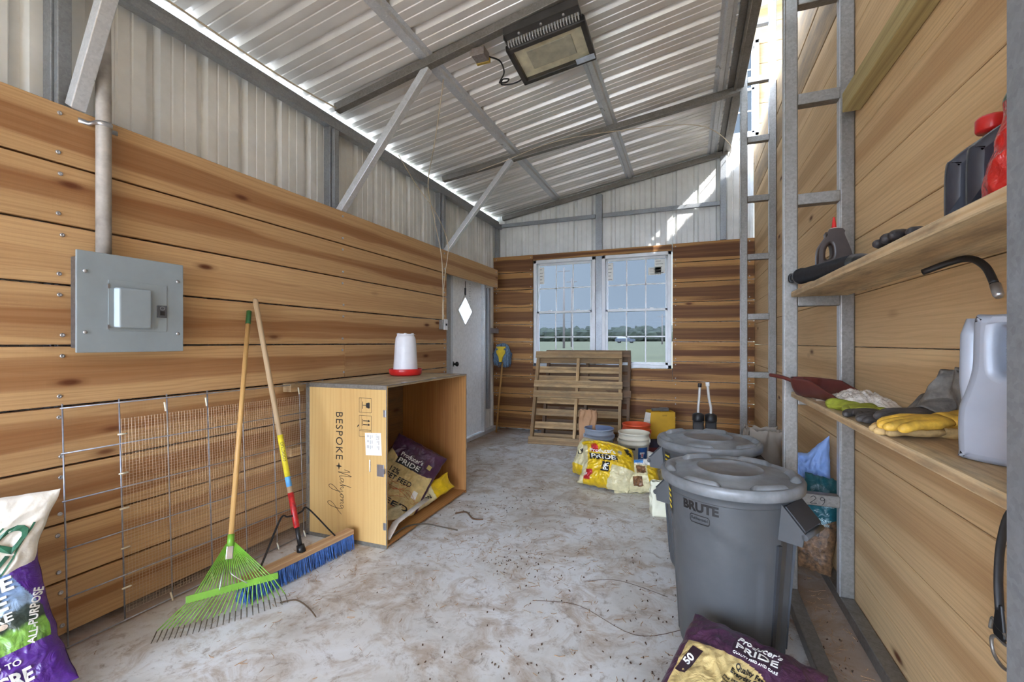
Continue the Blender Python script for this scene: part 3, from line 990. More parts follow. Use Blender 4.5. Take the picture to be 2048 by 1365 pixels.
cable('electric_cable', 'cream cable hanging from the roof down to switch box', [(-1.745, 2.96, 3.30), (-1.80, 3.02, 3.20), (-2.0, 3.25, 2.98), (-2.30, 3.62, 2.78), (-2.42, 3.92, 2.55), (-2.44, 4.10, 2.20), (-2.445, 4.14, 1.8), (-2.45, 4.16, 1.52)], .0045, CREAM)
cable('electric_cable', 'second thin cream cable looping beside the first', [(-2.585, 3.55, 3.08), (-2.50, 3.72, 2.84), (-2.42, 3.95, 2.62), (-2.42, 4.20, 2.35), (-2.44, 4.17, 2.0), (-2.455, 4.15, 1.7), (-2.455, 4.15, 1.52)], .004, CREAM)
cable('electric_cable', 'cream cable running along the eave beam', [(-2.56, -1.0, 3.11), (-2.565, .6, 3.095), (-2.57, 1.4, 3.10), (-2.568, 2.2, 3.085), (-2.56, 2.78, 3.12)], .006, CREAM)
cable('electric_cable', 'faint cream cable slung under the far roof', [(-2.35, 4.45, 3.16), (-1.8, 4.30, 3.19), (-1.2, 4.25, 3.28), (-.5, 4.45, 3.36), (.1, 4.75, 3.42), (.42, 5.5, 3.50), (.45, 6.05, 3.56)], .004, CREAM)

def flood():
    zc = 3.265
    M = Matrix.Translation((-.872, 2.925, zc)) @ Matrix.Rotation(-math.atan(.13), 4, 'Y') @ Matrix.Rotation(math.radians(-6), 4, 'X')
    t = thing('flood_light', 'large rectangular flood light hung from roof rafter', 'light fixture', None, M=M)
    W, D = .54, .36
    dk = plain('bronze housing', (70, 68, 66), .45, .3)
    fr = MB()
    for c, d in (((0, -D / 2 + .018, 0), (W, .036, .045)), ((0, D / 2 - .018, 0), (W, .036, .045)), ((-W / 2 + .018, 0, 0), (.036, D, .045)), ((W / 2 - .018, 0, 0), (.036, D, .045))):
        fr.box(c, d, M)
    h = bev(fr.build('housing', dk, t), .006)
    MB().box((0, 0, .028), (W - .02, D - .02, .02), M).build('back_plate', dk, t)
    MB().box((0, 0, .012), (W - .07, D - .07, .006), M).build('reflector', plain('satin reflector', (240, 232, 208), .5, .1), t)
    bev(MB().box((.0, 0, .006), (W * .58, D * .48, .006), M).build('led_board', plain('led board', (196, 194, 180), .5, .1), t), .003)
    MB().box((0, 0, -.016), (W - .07, D - .07, .003), M).build('lens', glass('flood glass', (.97, .97, .95), .04, .06), t)
    MB().box((.20, .135, -.0225), (.13, .05, .002), M).build('label', plain('bluish film', (190, 205, 220), .25), t)
    fins = MB()
    for i in range(26): fins.box((-W / 2 + .03 + i * .019, -D / 2 - .010, .012), (.008, .022, .04), M)
    fins.build('cooling_fin', STEEL_B, t)
    br = MB().box((0, -D / 2 - .052, .03), (W - .04, .05, .006), M)
    br.box((-W / 2 + .02, -D / 2 - .03, .02), (.006, .09, .03), M); br.box((W / 2 - .02, -D / 2 - .03, .02), (.006, .09, .03), M)
    br.box((0, -D / 2 - .07, .06), (W - .04, .006, .06), M)
    bo = br.build('bracket', dk, t)
    for x in (-.15, 0, .15):
        MB().lathe([(0, -.006), (.009, -.006), (.009, 0)], 10, M @ Matrix.Translation((x, -D / 2 - .052, .027))).build('bracket_bolt', CHROME, bo)
flood()
jb = thing('junction_box', 'square steel junction box under the rafter', 'electrical box', (-1.335, 2.76, 3.235))
bev(MB().box((-1.335, 2.76, 3.265), (.095, .09, .055)).build('box', galv('box steel', (170, 162, 158), (128, 120, 116)), jb), .003)
MB().box((-1.335, 2.81, 3.25), (.10, .02, .035)).build('tape', plain('yellow tape', (180, 150, 70), .6), jb)
cable('electric_cable', 'black flood light cord tied in a small bundle', [(-1.29, 2.80, 3.265), (-1.24, 2.88, 3.27), (-1.25, 2.98, 3.25), (-1.31, 3.05, 3.24), (-1.33, 3.09, 3.25), (-1.28, 3.10, 3.25), (-1.25, 3.07, 3.25), (-1.29, 3.05, 3.245), (-1.32, 3.10, 3.24), (-1.25, 3.12, 3.24), (-1.18, 3.12, 3.25), (-1.125, 3.09, 3.262)], .0055, BLACK)
# ------------------------------------------------------------ things along the left wall
def welded_panel():
    t = thing('wire_panel', 'welded wire livestock panel leaning on plank wall', 'wire panel', (-2.42, 1.72, .01))
    ys = [1.035 + .197 * i for i in range(8)]
    zs = [.012, .215, .415, .615, .815, 1.005]
    def px(y, z): return -2.405 - .045 * z + (y - 1.035) * .035
    wm = plain('galvanised wire', (160, 164, 176), .4, .6, .15, 30)
    mb = MB()
    for y in ys: mb.tube([(px(y, z), y + .0 * z, z) for z in (.004, .5, 1.022)], .0032, 8)
    for z in zs: mb.tube([(px(y, z) + .006, y, z) for y in (ys[0] - .01, 1.7, ys[-1] + .01)], .0032, 8)
    mb.build('wire_grid', wm, t)
    hw = MB()
    y = ys[1]
    while y < ys[-1] + .005:
        hw.tube([(px(y, .05) + .012, y, .05), (px(y, .93) + .012, y, .93)], .0006, 4, caps=False); y += .0135
    z = .05
    while z < .931:
        hw.tube([(px(ys[1], z) + .0128, ys[1], z), (px(ys[-1], z) + .0128, ys[-1], z)], .0006, 4, caps=False); z += .0135
    o = hw.build('hardware_cloth', plain('fine mesh wire', (196, 176, 150), .4, .5), t)
    tie = plain('white cable tie', (226, 220, 200), .5)
    for i in range(1, 8):
        y = ys[i]
        if i > 1 and i < 7:
            p = V((px(y, .99) + .016, y - .02, .985)); MB().tube([p, p + V((.004, .004, -.045))], .0045, 6).build('cable_tie', tie, t)
            p = V((px(y, .03) + .02, y - .02, .05)); MB().tube([p, p + V((.012, .004, -.04))], .0045, 6).build('cable_tie', tie, t)
    for z in (.16, .34, .52, .68, .86):
        MB().tube([(px(ys[1], z) + .014, ys[1] - .015, z), (px(ys[1], z) + .016, ys[1] + .02, z)], .004, 6).build('cable_tie', tie, t)
        MB().tube([(px(ys[7], z) + .014, ys[7] - .015, z), (px(ys[7], z) + .016, ys[7] + .02, z)], .004, 6).build('cable_tie', tie, t)
welded_panel()

def rake():
    T = V((-2.455, 1.893, 1.472)); Hb = V((-2.085, 1.512, .335))
    t = thing('leaf_rake', 'green leaf rake with wooden handle leaning on wall', 'rake', (-2.0, 1.42, 0))
    d = (Hb - T).normalized()
    hw = wood('ash handle', (206, 164, 104), (190, 146, 88), (160, 116, 64), .1, .9, knots=False, tone=.05, rough=.4)
    GR = plain('green enamel', (112, 164, 52), .4, 0, .1); DG = plain('green grip', (40, 92, 44), .45)
    MB().tube([T + d * .09, Hb], .0125, 14).build('handle', hw, t)
    MB().tube([T, T + d * .004, T + d * .085, T + d * .09], [.008, .014, .0145, .013], 14).build('grip', DG, t)
    MB().tube([Hb - d * .005, Hb + d * .05], .0155, 14).build('collar', GR, t)
    # fan plane: axis down slope, across
    A = V((.55, .83, 0)).normalized()                 # along the tips line on the floor
    C0 = V((-1.985, 1.405, .012))
    ax = (C0 - Hb)
    cl = MB()
    p0 = Hb + d * .03; p1 = Hb + ax * .30
    cl.beam(p0, p1, .030, .012, A.cross(ax)); cb = bev(cl.build('clamp', CHROME, t), .003)
    n = 24
    tips = []
    CB = V((-1.995, 1.462, .125))                     # crossbar centre
    for i in range(n):
        s = (i - (n - 1) / 2) / ((n - 1) / 2)
        st = Hb + ax * .10 + A * s * .018
        cx = CB + A * s * .158
        tip = C0 + A * (s * .262) + V((.012, -.03, 0)) * (1 - s * s) + V((0, 0, 0))
        dn = (tip - cx)
        k1 = cx + dn * .5 + V((.004, -.004, .012))
        k2 = cx + dn * .86
        k2.z = max(k2.z, .04)
        hook = tip + V((.012, -.006, 0)); hook.z = .004
        sh = V((.010 * s, 0, .006 * (i % 2)))
        m = MB()
        m.tube([st, cx + sh * .3, k1, k2], [.0022, .0026, .0026, .0024], 6)
        ti = m.build('tine', GR, t)
        m2 = MB(); m2.tube([k2, (k2 + hook) / 2 + V((0, 0, -.002)), hook], [.0026, .0024, .0018], 6)
        m2.build('tine_hook', plain('worn tine end', (66, 58, 42), .5) if i == 0 else bpy.data.materials['worn tine end'], ti)
    bar = MB(); bar.beam(CB - A * .185, CB + A * .185, .010, .030, ax)
    bev(bar.build('crossbar', GR, t), .002)
    for s in (-1, 1):
        w = MB().tube(smooth_line([Hb + ax * .22 + A * .010 * s, Hb + ax * .38 + A * .012 * s, Hb + ax * .48 + A * .018 * s + V((.02, -.02, .01)), CB + A * .055 * s + V((.014, -.014, .012))]), .0022, 8)
        w.build('brace_wire', CHROME, t)
rake()

def broom():
    T = V((-2.445, 1.925, 1.545)); Bc = V((-2.00, 1.86, .105))
    t = thing('push_broom', 'push broom with blue bristles leaning beside the rake', 'broom', (-2.0, 1.86, 0))
    d = (Bc - T).normalized(); L = (Bc - T).length
    A = V((.02, 1, 0)).normalized()
    A = (V((-1.962, 2.215, 0)) - V((-2.035, 1.52, 0))).normalized()
    hw = wood('worn grey handle', (190, 164, 128), (168, 140, 108), (128, 104, 80), .1, .9, knots=False, tone=.05, rough=.6)
    pt = lambda k: T + d * L * k
    MB().tube([T, pt(.006), pt(.80)], [.010, .0145, .0145], 16).build('handle', hw, t)
    lb = MB().tube([pt(.555), pt(.715)], .0152, 20)
    lo = lb.build('label_sleeve', plain('yellow sticker', (222, 204, 52), .45), t)
    MB().tube([pt(.715), pt(.752)], .0153, 20).build('blue_label', plain('blue sticker', (90, 160, 214), .45), lo)
    # lettering reading down the sleeve, facing the room
    side = d.cross(V((1, -.6, .2))).normalized(); nrm = side.cross(d).normalized()
    if nrm.x < 0: nrm = -nrm; 
    c = pt(.62)
    def fn(x, y, h):
        a = y / .0152
        return c + d * x + (side * math.sin(a) + nrm * math.cos(a)) * (.0152 + h)
    tx = MB(); tx.text('TRAILBLAZER'[:0] + 'YELLOWSTONE'[:0] + 'OUTDOOR', .022, fn, 0, 0, 0, .0004, .0003)
    tx.build('label_lettering', INK, lo)
    MB().tube([pt(.775), pt(.90), pt(.905)], [.0158, .0158, .012], 20).build('red_ferrule', plain('red paint worn', (168, 30, 30), .4, 0, .3, 60), t)
    MB().tube([pt(.90), pt(.985)], [.0135, .011], 14).build('threaded_tip', BLACKP, t)
    bc = MB(); bc.beam(Bc - A * .34, Bc + A * .345, .062, .030, (0, 0, 1))
    blk = bev(bc.build('block', wood('broom block', (206, 176, 136), (186, 146, 108), (150, 110, 78), .1, .9, knots=False, tone=.05), t), .004)
    rr = random.Random(3)
    br = MB()
    for i in range(120):
        for j in range(7):
            s = -.335 + .67 * i / 119
            p = Bc + A * (s + rr.uniform(-.002, .002)) + V((-.026 + .0085 * j + rr.uniform(-.002, .002), 0, -.014))
            q = V((p.x + (j - 2.2) * .004 + rr.uniform(-.006, .006), p.y + rr.uniform(-.008, .008), .001 + rr.uniform(0, .006)))
            br.tube([p, (p + q) / 2 + V((rr.uniform(-.003, .003), 0, 0)), q], [.0026, .0022, .0014], 4, caps=False)
    br.build('bristles', plain('blue bristle', (58, 104, 176), .5, 0, .35, 40), t)
    bl = MB()
    m0 = pt(.86)
    bl.tube([m0 + A * .019, m0 - A * .019], .006, 8)
    bk = MB().tube([pt(.97) + V((0, 0, .006)), pt(1.0)], [.02, .026], 12); bk.build('socket', BLACKP, t)
    for s, k in ((-1, .245), (1, .225)):
        e = Bc + A * s * k + V((0, 0, .016))
        mid = m0 + A * s * .085 + V((.0, 0, .012))
        b = MB().tube(smooth_line([m0, m0 + A * s * .045 + V((0, 0, .008)), mid, e + (mid - e) * .25, e]), .0065, 8, flat=.7)
        b.build('brace_rod', BLACKP, t)
broom()

def crate():
    rz = math.radians(1.5)
    t = thing('plywood_crate', 'tall open-fronted plywood shipping crate against left wall', 'crate', (-2.375, 2.247, 0), rz)
    M = wmat(t)
    W, Ln, Hh, th = .64, 1.115, 1.012, .012
    def pan(nm, c, d, mat, par=t):
        return MB().box(c, d, M).build(nm, mat, par)
    side = pan('side_panel', (W / 2, th / 2, Hh / 2), (W - .004, th, Hh - .004), PLY)
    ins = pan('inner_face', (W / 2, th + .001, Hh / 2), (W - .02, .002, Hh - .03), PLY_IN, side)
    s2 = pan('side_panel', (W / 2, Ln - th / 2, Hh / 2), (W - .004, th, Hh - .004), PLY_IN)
    top = pan('top_panel', (W / 2, Ln / 2, Hh - th / 2), (W - .004, Ln - .026, th), wood('dusty plywood top', (204, 186, 152), (180, 158, 124), (150, 130, 100), .1, .9, knots=False, weather=.3))
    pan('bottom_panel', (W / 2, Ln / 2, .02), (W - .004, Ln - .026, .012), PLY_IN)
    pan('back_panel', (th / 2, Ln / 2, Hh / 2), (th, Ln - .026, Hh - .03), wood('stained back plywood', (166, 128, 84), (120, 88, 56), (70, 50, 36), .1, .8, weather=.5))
    EM = galv('crate edge strip', (150, 146, 138), (112, 108, 100), gr=.3)
    def strip(c, d): bev(MB().box(c, d, M).build('edge_strip', EM, t), .001)
    for y in (0, Ln):
        s = -1 if y == 0 else 1
        strip((.014, y + s * .001, Hh / 2), (.030, .003, Hh)); strip((W - .003, y, Hh / 2), (.005, .004, Hh))
        strip((W / 2, y + s * .001, Hh - .012), (W, .003, .026)); strip((W / 2, y + s * .001, .012), (W, .003, .024))
    strip((W / 2, .012, Hh + .001), (W, .028, .003)); strip((W - .012, Ln / 2, Hh + .001), (.026, Ln, .003))
    strip((W / 2, Ln - .012, Hh + .001), (W, .028, .003))
    # clips
    def clip(p, ax):
        c = MB()
        for q in (-1, 1):
            pts = [M @ (V(p) + V(ax) * (q * .012 + .009 * math.cos(a)) + V((0, -.003, .009 * math.sin(a)))) for a in [i * PI / 5 for i in range(10)]]
            c.tube(pts, .0022, 6, closed=True)
        c.build('wire_clip', CHROME, t)
    for z in (.86, .50, .14): clip((.020, -.002, z), (0, 0, 1))
    for z in (.84, .14):
        bev(MB().box((W - .016, -.002, z), (.020, .004, .045), M).build('corner_clip', CHROME, t), .002)
    for y in (.22, .60, .98):
        bev(MB().box((W - .020, y, Hh + .004), (.030, .045, .005), M).build('top_clip', CHROME, t), .002)
    for z in (.86, .40):
        bev(MB().box((W - .016, Ln + .006, z), (.03, .010, .05), M).build('corner_clip', CHROME, t), .002)
    lt = MB().box((W - .045, -.004, .485), (.052, .004, .075), M)
    la = bev(lt.build('draw_latch', CHROME, t), .002)
    q = MB().lathe([(0, -.006), (.014, -.006), (.017, 0)], 16, M @ Matrix.Translation((W - .04, -.005, .485)) @ Matrix.Rotation(-PI / 2, 4, 'X') @ Matrix.Rotation(PI, 4, 'X'))
    q.box((W - .020, -.010, .485), (.022, .008, .03), M); q.build('latch_hook', CHROME, la)
    # print on the near side (reads downwards)
    def fs(x, z, h): return M @ V((x, -.0006 - h, z))
    def fd(x, y, h):            # text x axis runs down, y axis runs to the right
        return fs(.272 + y, .68 - x, h)
    tx = MB()
    tx.text('BESPOKE', .078, fd, 0, 0, 0, .0005, .0002, spacing=1.15, w=.305)
    c = (.272, .482)
    star = []; tx.cut()
    for i in range(8):
        a = i * PI / 4; r = .026 if i % 2 == 0 else .008
        star.append((c[0] + r * math.cos(a), c[1] + r * math.sin(a)))
    b = len(tx.v)
    for p in star: tx.v.append(fs(p[0], p[1], .0006))
    tx.face([b + i for i in range(8)])
    tx.cut()
    # hand written word, drawn as pen strokes: x along the word, y up
    S = []
    S.append([(0, .03), (.012, .075), (.018, .02), (.020, -.02), (.034, .06), (.044, .085), (.044, .02), (.048, -.01), (.058, .0)])
    S.append([(.084, .022), (.070, .026), (.062, .008), (.070, -.004), (.082, .010), (.088, .024), (.088, .002), (.094, -.004), (.104, .014), (.114, .06), (.120, .085), (.112, .05), (.112, -.004), (.118, .018), (.128, .024), (.130, .004), (.138, -.002), (.146, .012)])
    S.append([(.150, .022), (.154, .0), (.150, -.05), (.136, -.085), (.120, -.095), (.112, -.075), (.128, -.045), (.160, -.01), (.176, .016), (.190, .024), (.180, .020), (.174, .004), (.184, -.004), (.196, .010), (.192, .022), (.206, .018), (.214, .022), (.214, -.002), (.222, .018), (.234, .022), (.236, .0), (.244, -.002)])
    S.append([(.268, .020), (.256, .024), (.250, .006), (.260, -.002), (.272, .016), (.274, -.03), (.262, -.085), (.242, -.105), (.232, -.085), (.250, -.055), (.290, -.02), (.315, .008)])
    for s in S: tx.stroke(lambda x, y, h: fs(.285 + y, .462 - x * .92, h), s, .0034, .0005)
    # handling symbols
    tx.cut()
    def sq(cx, cz, w, hh, lw=.0022):
        for a, b_ in (((cx - w, cz - hh), (cx + w, cz - hh)), ((cx + w, cz - hh), (cx + w, cz + hh)), ((cx + w, cz + hh), (cx - w, cz + hh)), ((cx - w, cz + hh), (cx - w, cz - hh))):
            tx.stroke(fs, [a, b_], lw, .0004)
    for cz in (.885, .775): sq(.478, cz, .047, .045); tx.stroke(fs, [(.447, cz - .045), (.447, cz + .045)], .0015, .0004)
    sq(.478, .705, .047, .018)
    # glass symbol lying on its side
    tx.stroke(fs, [(.458, .862), (.458, .908)], .004, .0005); tx.stroke(fs, [(.458, .885), (.485, .885)], .004, .0005)
    tx.prism([(.484, .872), (.505, .866), (.512, .868), (.512, .902), (.505, .904), (.484, .898)], -.0012, -.0006, M)
    for dz in (-.012, .012):
        tx.stroke(fs, [(.462, .775 + dz), (.505, .775 + dz)], .005, .0005)
        tx.prism([(.500, .775 + dz - .008), (.516, .775 + dz), (.500, .775 + dz + .008)], -.0012, -.0006, M)
    tx.stroke(fs, [(.456, .755), (.456, .797)], .004, .0005)
    tx.prism([(.415, .742), (.428, .752), (.430, .762), (.420, .756)], -.0012, -.0006, M)
    tx.parts('printed_mark', INK, side)
    lb = MB().patch(fs, .480, .575, .600, .715, .0012, 2, 2, rot=3)
    lo = lb.build('shipping_label', PAPER, side); lo['label'] = 'white printed shipping label'
    lp = MB()
    rr = random.Random(4)
    for i in range(8):
        x = .492 + i * .0125
        if i in (4, 5): continue
        for k in range(3): 
            z0 = .70 - k * .032; lp.patch(fs, x, z0 - rr.uniform(.012, .028), x + .0042, z0, .0018, 1, 1)
    lp.text('LOT', .02, lambda x, y, h: fs(.565 + y, .690 - x, h), 0, 0, 0, .0003, .0016)
    lp.build('label_print', GREYP, lo)
    MB().tube([M @ V((.515, -.004, .545)), M @ V((.518, -.007, .52)), M @ V((.516, -.004, .47))], .004, 8).build('staple_strip', WHITEP, t)
crate()
blk = MB(); blk.box((-2.435, 2.20, .985), (.07, .11, .055)); tag(bev(blk.build('timber_block', WOOD_PAL), .003), 'upper timber offcut wedged behind the crate', 'wood block')
blk = MB(); blk.box((-2.430, 2.195, .565), (.07, .10, .055)); tag(bev(blk.build('timber_block', WOOD_PAL), .003), 'lower timber offcut wedged behind the crate', 'wood block')

def waterer():
    c = V((-2.16, 3.06, 1.016))
    t = thing('poultry_waterer', 'white poultry waterer with red base on crate top', 'waterer', c)
    M = Matrix.Translation(c)
    mw = plain('milky plastic', (222, 222, 226), .4, 0, .04, 8)
    MB().lathe([(0, .012), (.085, .012), (.105, .014), (.124, .022), (.128, .05), (.131, .052), (.133, .049), (.129, .012), (.118, .0), (0, 0)], 48, M).build('drinker_base', RED, t)
    ja = MB().lathe([(.096, .02), (.098, .03), (.093, .12), (.086, .24), (.080, .300), (.070, .322), (.058, .330), (.0, .332)], 40, M)
    j = ja.build('jar', mw, t)
    cp = MB()
    for a in range(4):
        an = a * PI / 2 + .6
        cp.box((.055 * math.cos(an), .055 * math.sin(an), .332), (.020, .020, .022), M @ Matrix.Rotation(0, 4, 'Z'))
    cp.lathe([(.066, .325), (.066, .335), (.060, .337), (.06, .325)], 30, M)
    bev(cp.build('jar_crown', mw, j), .003)
    b = MB().tube(smooth_line([c + V((-.055, -.05, .335)), c + V((-.03, -.03, .338)), c + V((.02, .01, .335)), c + V((.06, .05, .33))]), .0028, 8)
    b.build('carry_wire', CHROME, t)
waterer()

def mop():
    t = thing('string_mop', 'blue string mop standing upside down in the corner', 'mop', (-2.56, 5.80, 0))
    hw = bpy.data.materials['ash handle']
    B = V((-2.555, 5.80, .0)); T = V((-2.52, 5.955, 1.04)); d = (T - B).normalized()
    MB().tube([B, T], .0125, 12).build('handle', hw, t)
    Y = plain('yellow plastic', (222, 190, 40), .4)
    M = frame(T + V((0, -.075, 0)), (0, -1, .12))
    hd = MB().prism([(-.020, -.04), (.020, -.04), (.030, .03), (.068, .09), (.072, .13), (.045, .135), (.045, .155), (.07, .158), (.07, .185), (-.07, .185), (-.07, .158), (-.045, .155), (-.045, .135), (-.072, .13), (-.068, .09), (-.030, .03)], -.016, .016, M)
    bev(hd.build('clamp', Y, t), .004)
    rr = random.Random(9)
    st = MB()
    for i in range(150):
        s = rr.uniform(-1, 1); dp = rr.uniform(-.0, .05)
        x0 = T.x + .06 * s; top = T.z + .215 + rr.uniform(-.01, .012) - .02 * s * s
        x1 = T.x + .035 + .15 * s + rr.uniform(-.02, .02) - .015; 
        front = rr.random() < .5
        yb = T.y - (.035 + .03 * rr.random()) if (front and abs(s) > .25) else T.y + .01 + dp
        zl = T.z - rr.uniform(.02, .12)
        x1 = T.x + .105 * s + rr.uniform(-.015, .015)
        st.tube(smooth_line([(x0, T.y - .005, top - .02), (x0 * .7 + x1 * .3, (T.y + yb) / 2, top + .004), (x1, yb, top - .10), (x1 + .02 * s + rr.uniform(-.008, .008), yb, (top + zl) / 2), (x1 + rr.uniform(-.012, .012), yb, zl)], 4), .0052, 5)
    st.build('yarn_head', plain('blue grey yarn', (112, 138, 164), .9, 0, .3, 60), t)
mop()
# ------------------------------------------------------------ bags
class Bag:
    """two-sided pillow; local x right, z up, -y the printed front"""
    def __init__(s, M, W, Hh, T, seed=0, wr=.012, warp=None, pin=None, ks=1.0):
        s.M, s.W, s.H, s.T, s.seed, s.wr, s.warp, s.ks = M, W, Hh, T, seed, wr, warp, ks
    def S(s, u, v, side=-1, off=0.0):
        u = max(-1, min(1, u)); v = max(-1, min(1, v))
        e = (max(0, 1 - abs(u) ** 3.0) ** .55) * (max(0, 1 - abs(v) ** 5.0) ** .6)
        q = V((u * s.W * 5 * s.ks, v * s.H * 5 * s.ks, s.seed + side * 3.1))
        n1 = noise.noise(q * .9)
        n2 = 1 - 2 * abs(noise.noise(q * 1.9 + V((5, 5, 5))))
        n3 = 1 - 2 * abs(noise.noise(V((q.x * 3.4, q.y * 2.2, q.z + 9))))
        t = s.T / 2 * e + s.wr * (n1 * 1.2 + n2 * .8 + n3 * .35) * (.25 + .75 * e)
        x = u * s.W / 2 * (1 - .07 * (1 - abs(v) ** 2) ) + .006 * noise.noise(V((v * 6, s.seed, 2)))
        z = (v + 1) / 2 * s.H + .008 * noise.noise(V((u * 5, s.seed, 7))) * (abs(v) ** 2)
        p = V((x, side * (t + off), z))
        if s.warp: p = V(s.warp(p))
        return s.M @ p
    def fn(s, x, y, h):          # metres from the centre of the front
        return s.S(x / (s.W / 2), y / (s.H / 2), -1, h)
    def mesh(s, mats, mi=lambda u, v: 0, mb_=lambda u, v: 0, n=130, name='film', parent=None):
        mb = MB()
        mb.grid(lambda a, b: s.S(2 * a - 1, 2 * b - 1, -1), n, n, lambda a, b: mi(2 * a - 1, 2 * b - 1))
        mb.grid(lambda a, b: s.S(2 * a - 1, 2 * b - 1, 1), n // 3, n // 3, lambda a, b: mb_(2 * a - 1, 2 * b - 1), flip=True)
        return mb.build(name, mats, parent)

PURP = film('purple film', (72, 40, 66)); TAN = film('tan film', (208, 184, 124)); YEL = film('yellow film', (214, 176, 28)); CRM = film('cream film', (216, 204, 160))
BROWNP = film('brown photo print', (120, 84, 54), var=.5, scale=60); REDF = film('red film', (176, 34, 40)); BLUF = film('blue film', (66, 130, 190)); CLR = film('clear white film', (218, 214, 204), .2)

def pride(mb_w, mb_k, bag, x, y, w, rot=0, th=.003, under=None):
    """PRIDE lettering on a dark bar with the script line over it"""
    ca, sa = math.cos(math.radians(rot)), math.sin(math.radians(rot))
    f = lambda a, b, h: bag.fn(x + a * ca - b * sa, y + a * sa + b * ca, h)
    mb_k.cut(); mb_k.patch(f, -w * .54, -w * .155, w * .54, w * .115, .0022, 12, 4)
    mb_w.text('PRIDE', w * .27, f, 0, -.015 * w, 0, th * .6, .003, bold=.012, w=w * .94)
    mb_w.text("Producer's", w * .25, f, 0, w * .25, 0, th * .6, .002, bold=.012, w=w * .98)

# feed bag inside the crate
def crate_bag():
    M = frame((-2.06, 2.78, .03), (.62, -.60, .62), -36)
    M.translation = V((-2.04, 2.62, .05))
    bag = Bag(M, .44, .60, .11, seed=3, wr=.010)
    t = thing('feed_bag', 'purple and tan feed bag slumped inside the plywood crate', 'feed bag', M.translation)
    bag.mesh([TAN, PURP], lambda u, v: 1 if v > .18 + .25 * (u * u) - .12 * u or u > .93 else 0, lambda u, v: 1, parent=t)
    w, k, b = MB(), MB(), MB()
    pride(w, k, bag, -.02, .085, .20)
    b.text('12%', .055, bag.fn, -.10, -.005, 0, .003, .002, bold=.012)
    b.text('EET FEED', .052, bag.fn, -.03, -.055, 0, .003, .002, bold=.012, w=.22)
    w.cut(); w.patch(bag.fn, .12, -.13, .16, -.07, .003, 3, 3)
    gd = MB().patch(bag.fn, .12, .12, .155, .16, .003, 3, 3)
    b.text('FEED', .05, bag.fn, .02, -.22, 0, .003, .002, bold=.012, w=.25)
    w.parts('light_lettering', WHITEP, t); k.parts('dark_bar', INK, t); b.parts('black_lettering', INK, t); gd.build('gold_square', plain('gold print', (178, 160, 90), .4), t)
    tw = MB(); rr = random.Random(8)
    for i in range(9):
        a = rr.uniform(-.16, .05); c = rr.uniform(-.24, -.06)
        pts = [bag.fn(a + .05 * j + rr.uniform(-.02, .02), c + rr.uniform(-.03, .03), .004) for j in range(5)]
        tw.tube(smooth_line(pts, 5), .0012, 5)
    tw.build('loose_twine', plain('orange twine', (196, 92, 52), .6), t)
crate_bag()
def roll():
    M = frame((-1.90, 2.86, .03), (.75, -.55, .5), 40)
    M.translation = V((-1.895, 2.56, .035))
    bag = Bag(M, .62, .13, .05, seed=14, wr=.008)
    M2 = frame((0, 0, 0), (.9, -.35, .45), 14); M2.translation = V((-1.86, 2.88, .035))
    bag = Bag(M2, .66, .13, .055, seed=14, wr=.008)
    t = thing('empty_sack', 'yellow and cream empty sack rolled along the crate floor edge', 'sack', M2.translation)
    bag.mesh([CRM, YEL], lambda u, v: 1 if u > .35 else 0, lambda u, v: 1 if u > .35 else 0, n=40, parent=t)
    k = MB(); k.text('RANCH FEED'[:0] + 'NUTRITION', .045, bag.fn, -.06, -.02, 0, .003, .002, bold=.01, w=.26); k.parts('black_lettering', INK, t)
roll()
st = MB().tube([(-1.765, 2.30, .045), (-1.785, 2.42, .10), (-1.775, 2.60, .125), (-1.79, 2.80, .13)], .024, 8, flat=.3)
tag(st.build('bag_strip', plain('white bag strip', (226, 220, 214), .5)), 'white torn bag strip at crate mouth', 'strip')
st = MB().tube(smooth_line([(-1.775, 2.32, .03), (-1.765, 2.50, .045), (-1.70, 2.62, .03), (-1.60, 2.66, .012), (-1.46, 2.66, .008)]), .007, 8, flat=.6)
tag(st.build('bark_strip', plain('dark bark', (84, 74, 62), .8)), 'dark bark strip poking out of crate onto floor', 'stick')
st = MB().tube(smooth_line([(-1.86, 1.60, .006), (-1.80, 1.64, .010), (-1.70, 1.62, .006), (-1.60, 1.57, .012)]), [.0035] * 18 + [.0015] * 1, 6)
tag(st.build('twig', plain('brown twig', (84, 66, 48), .8)), 'thin brown twig on floor beside broom head', 'twig')

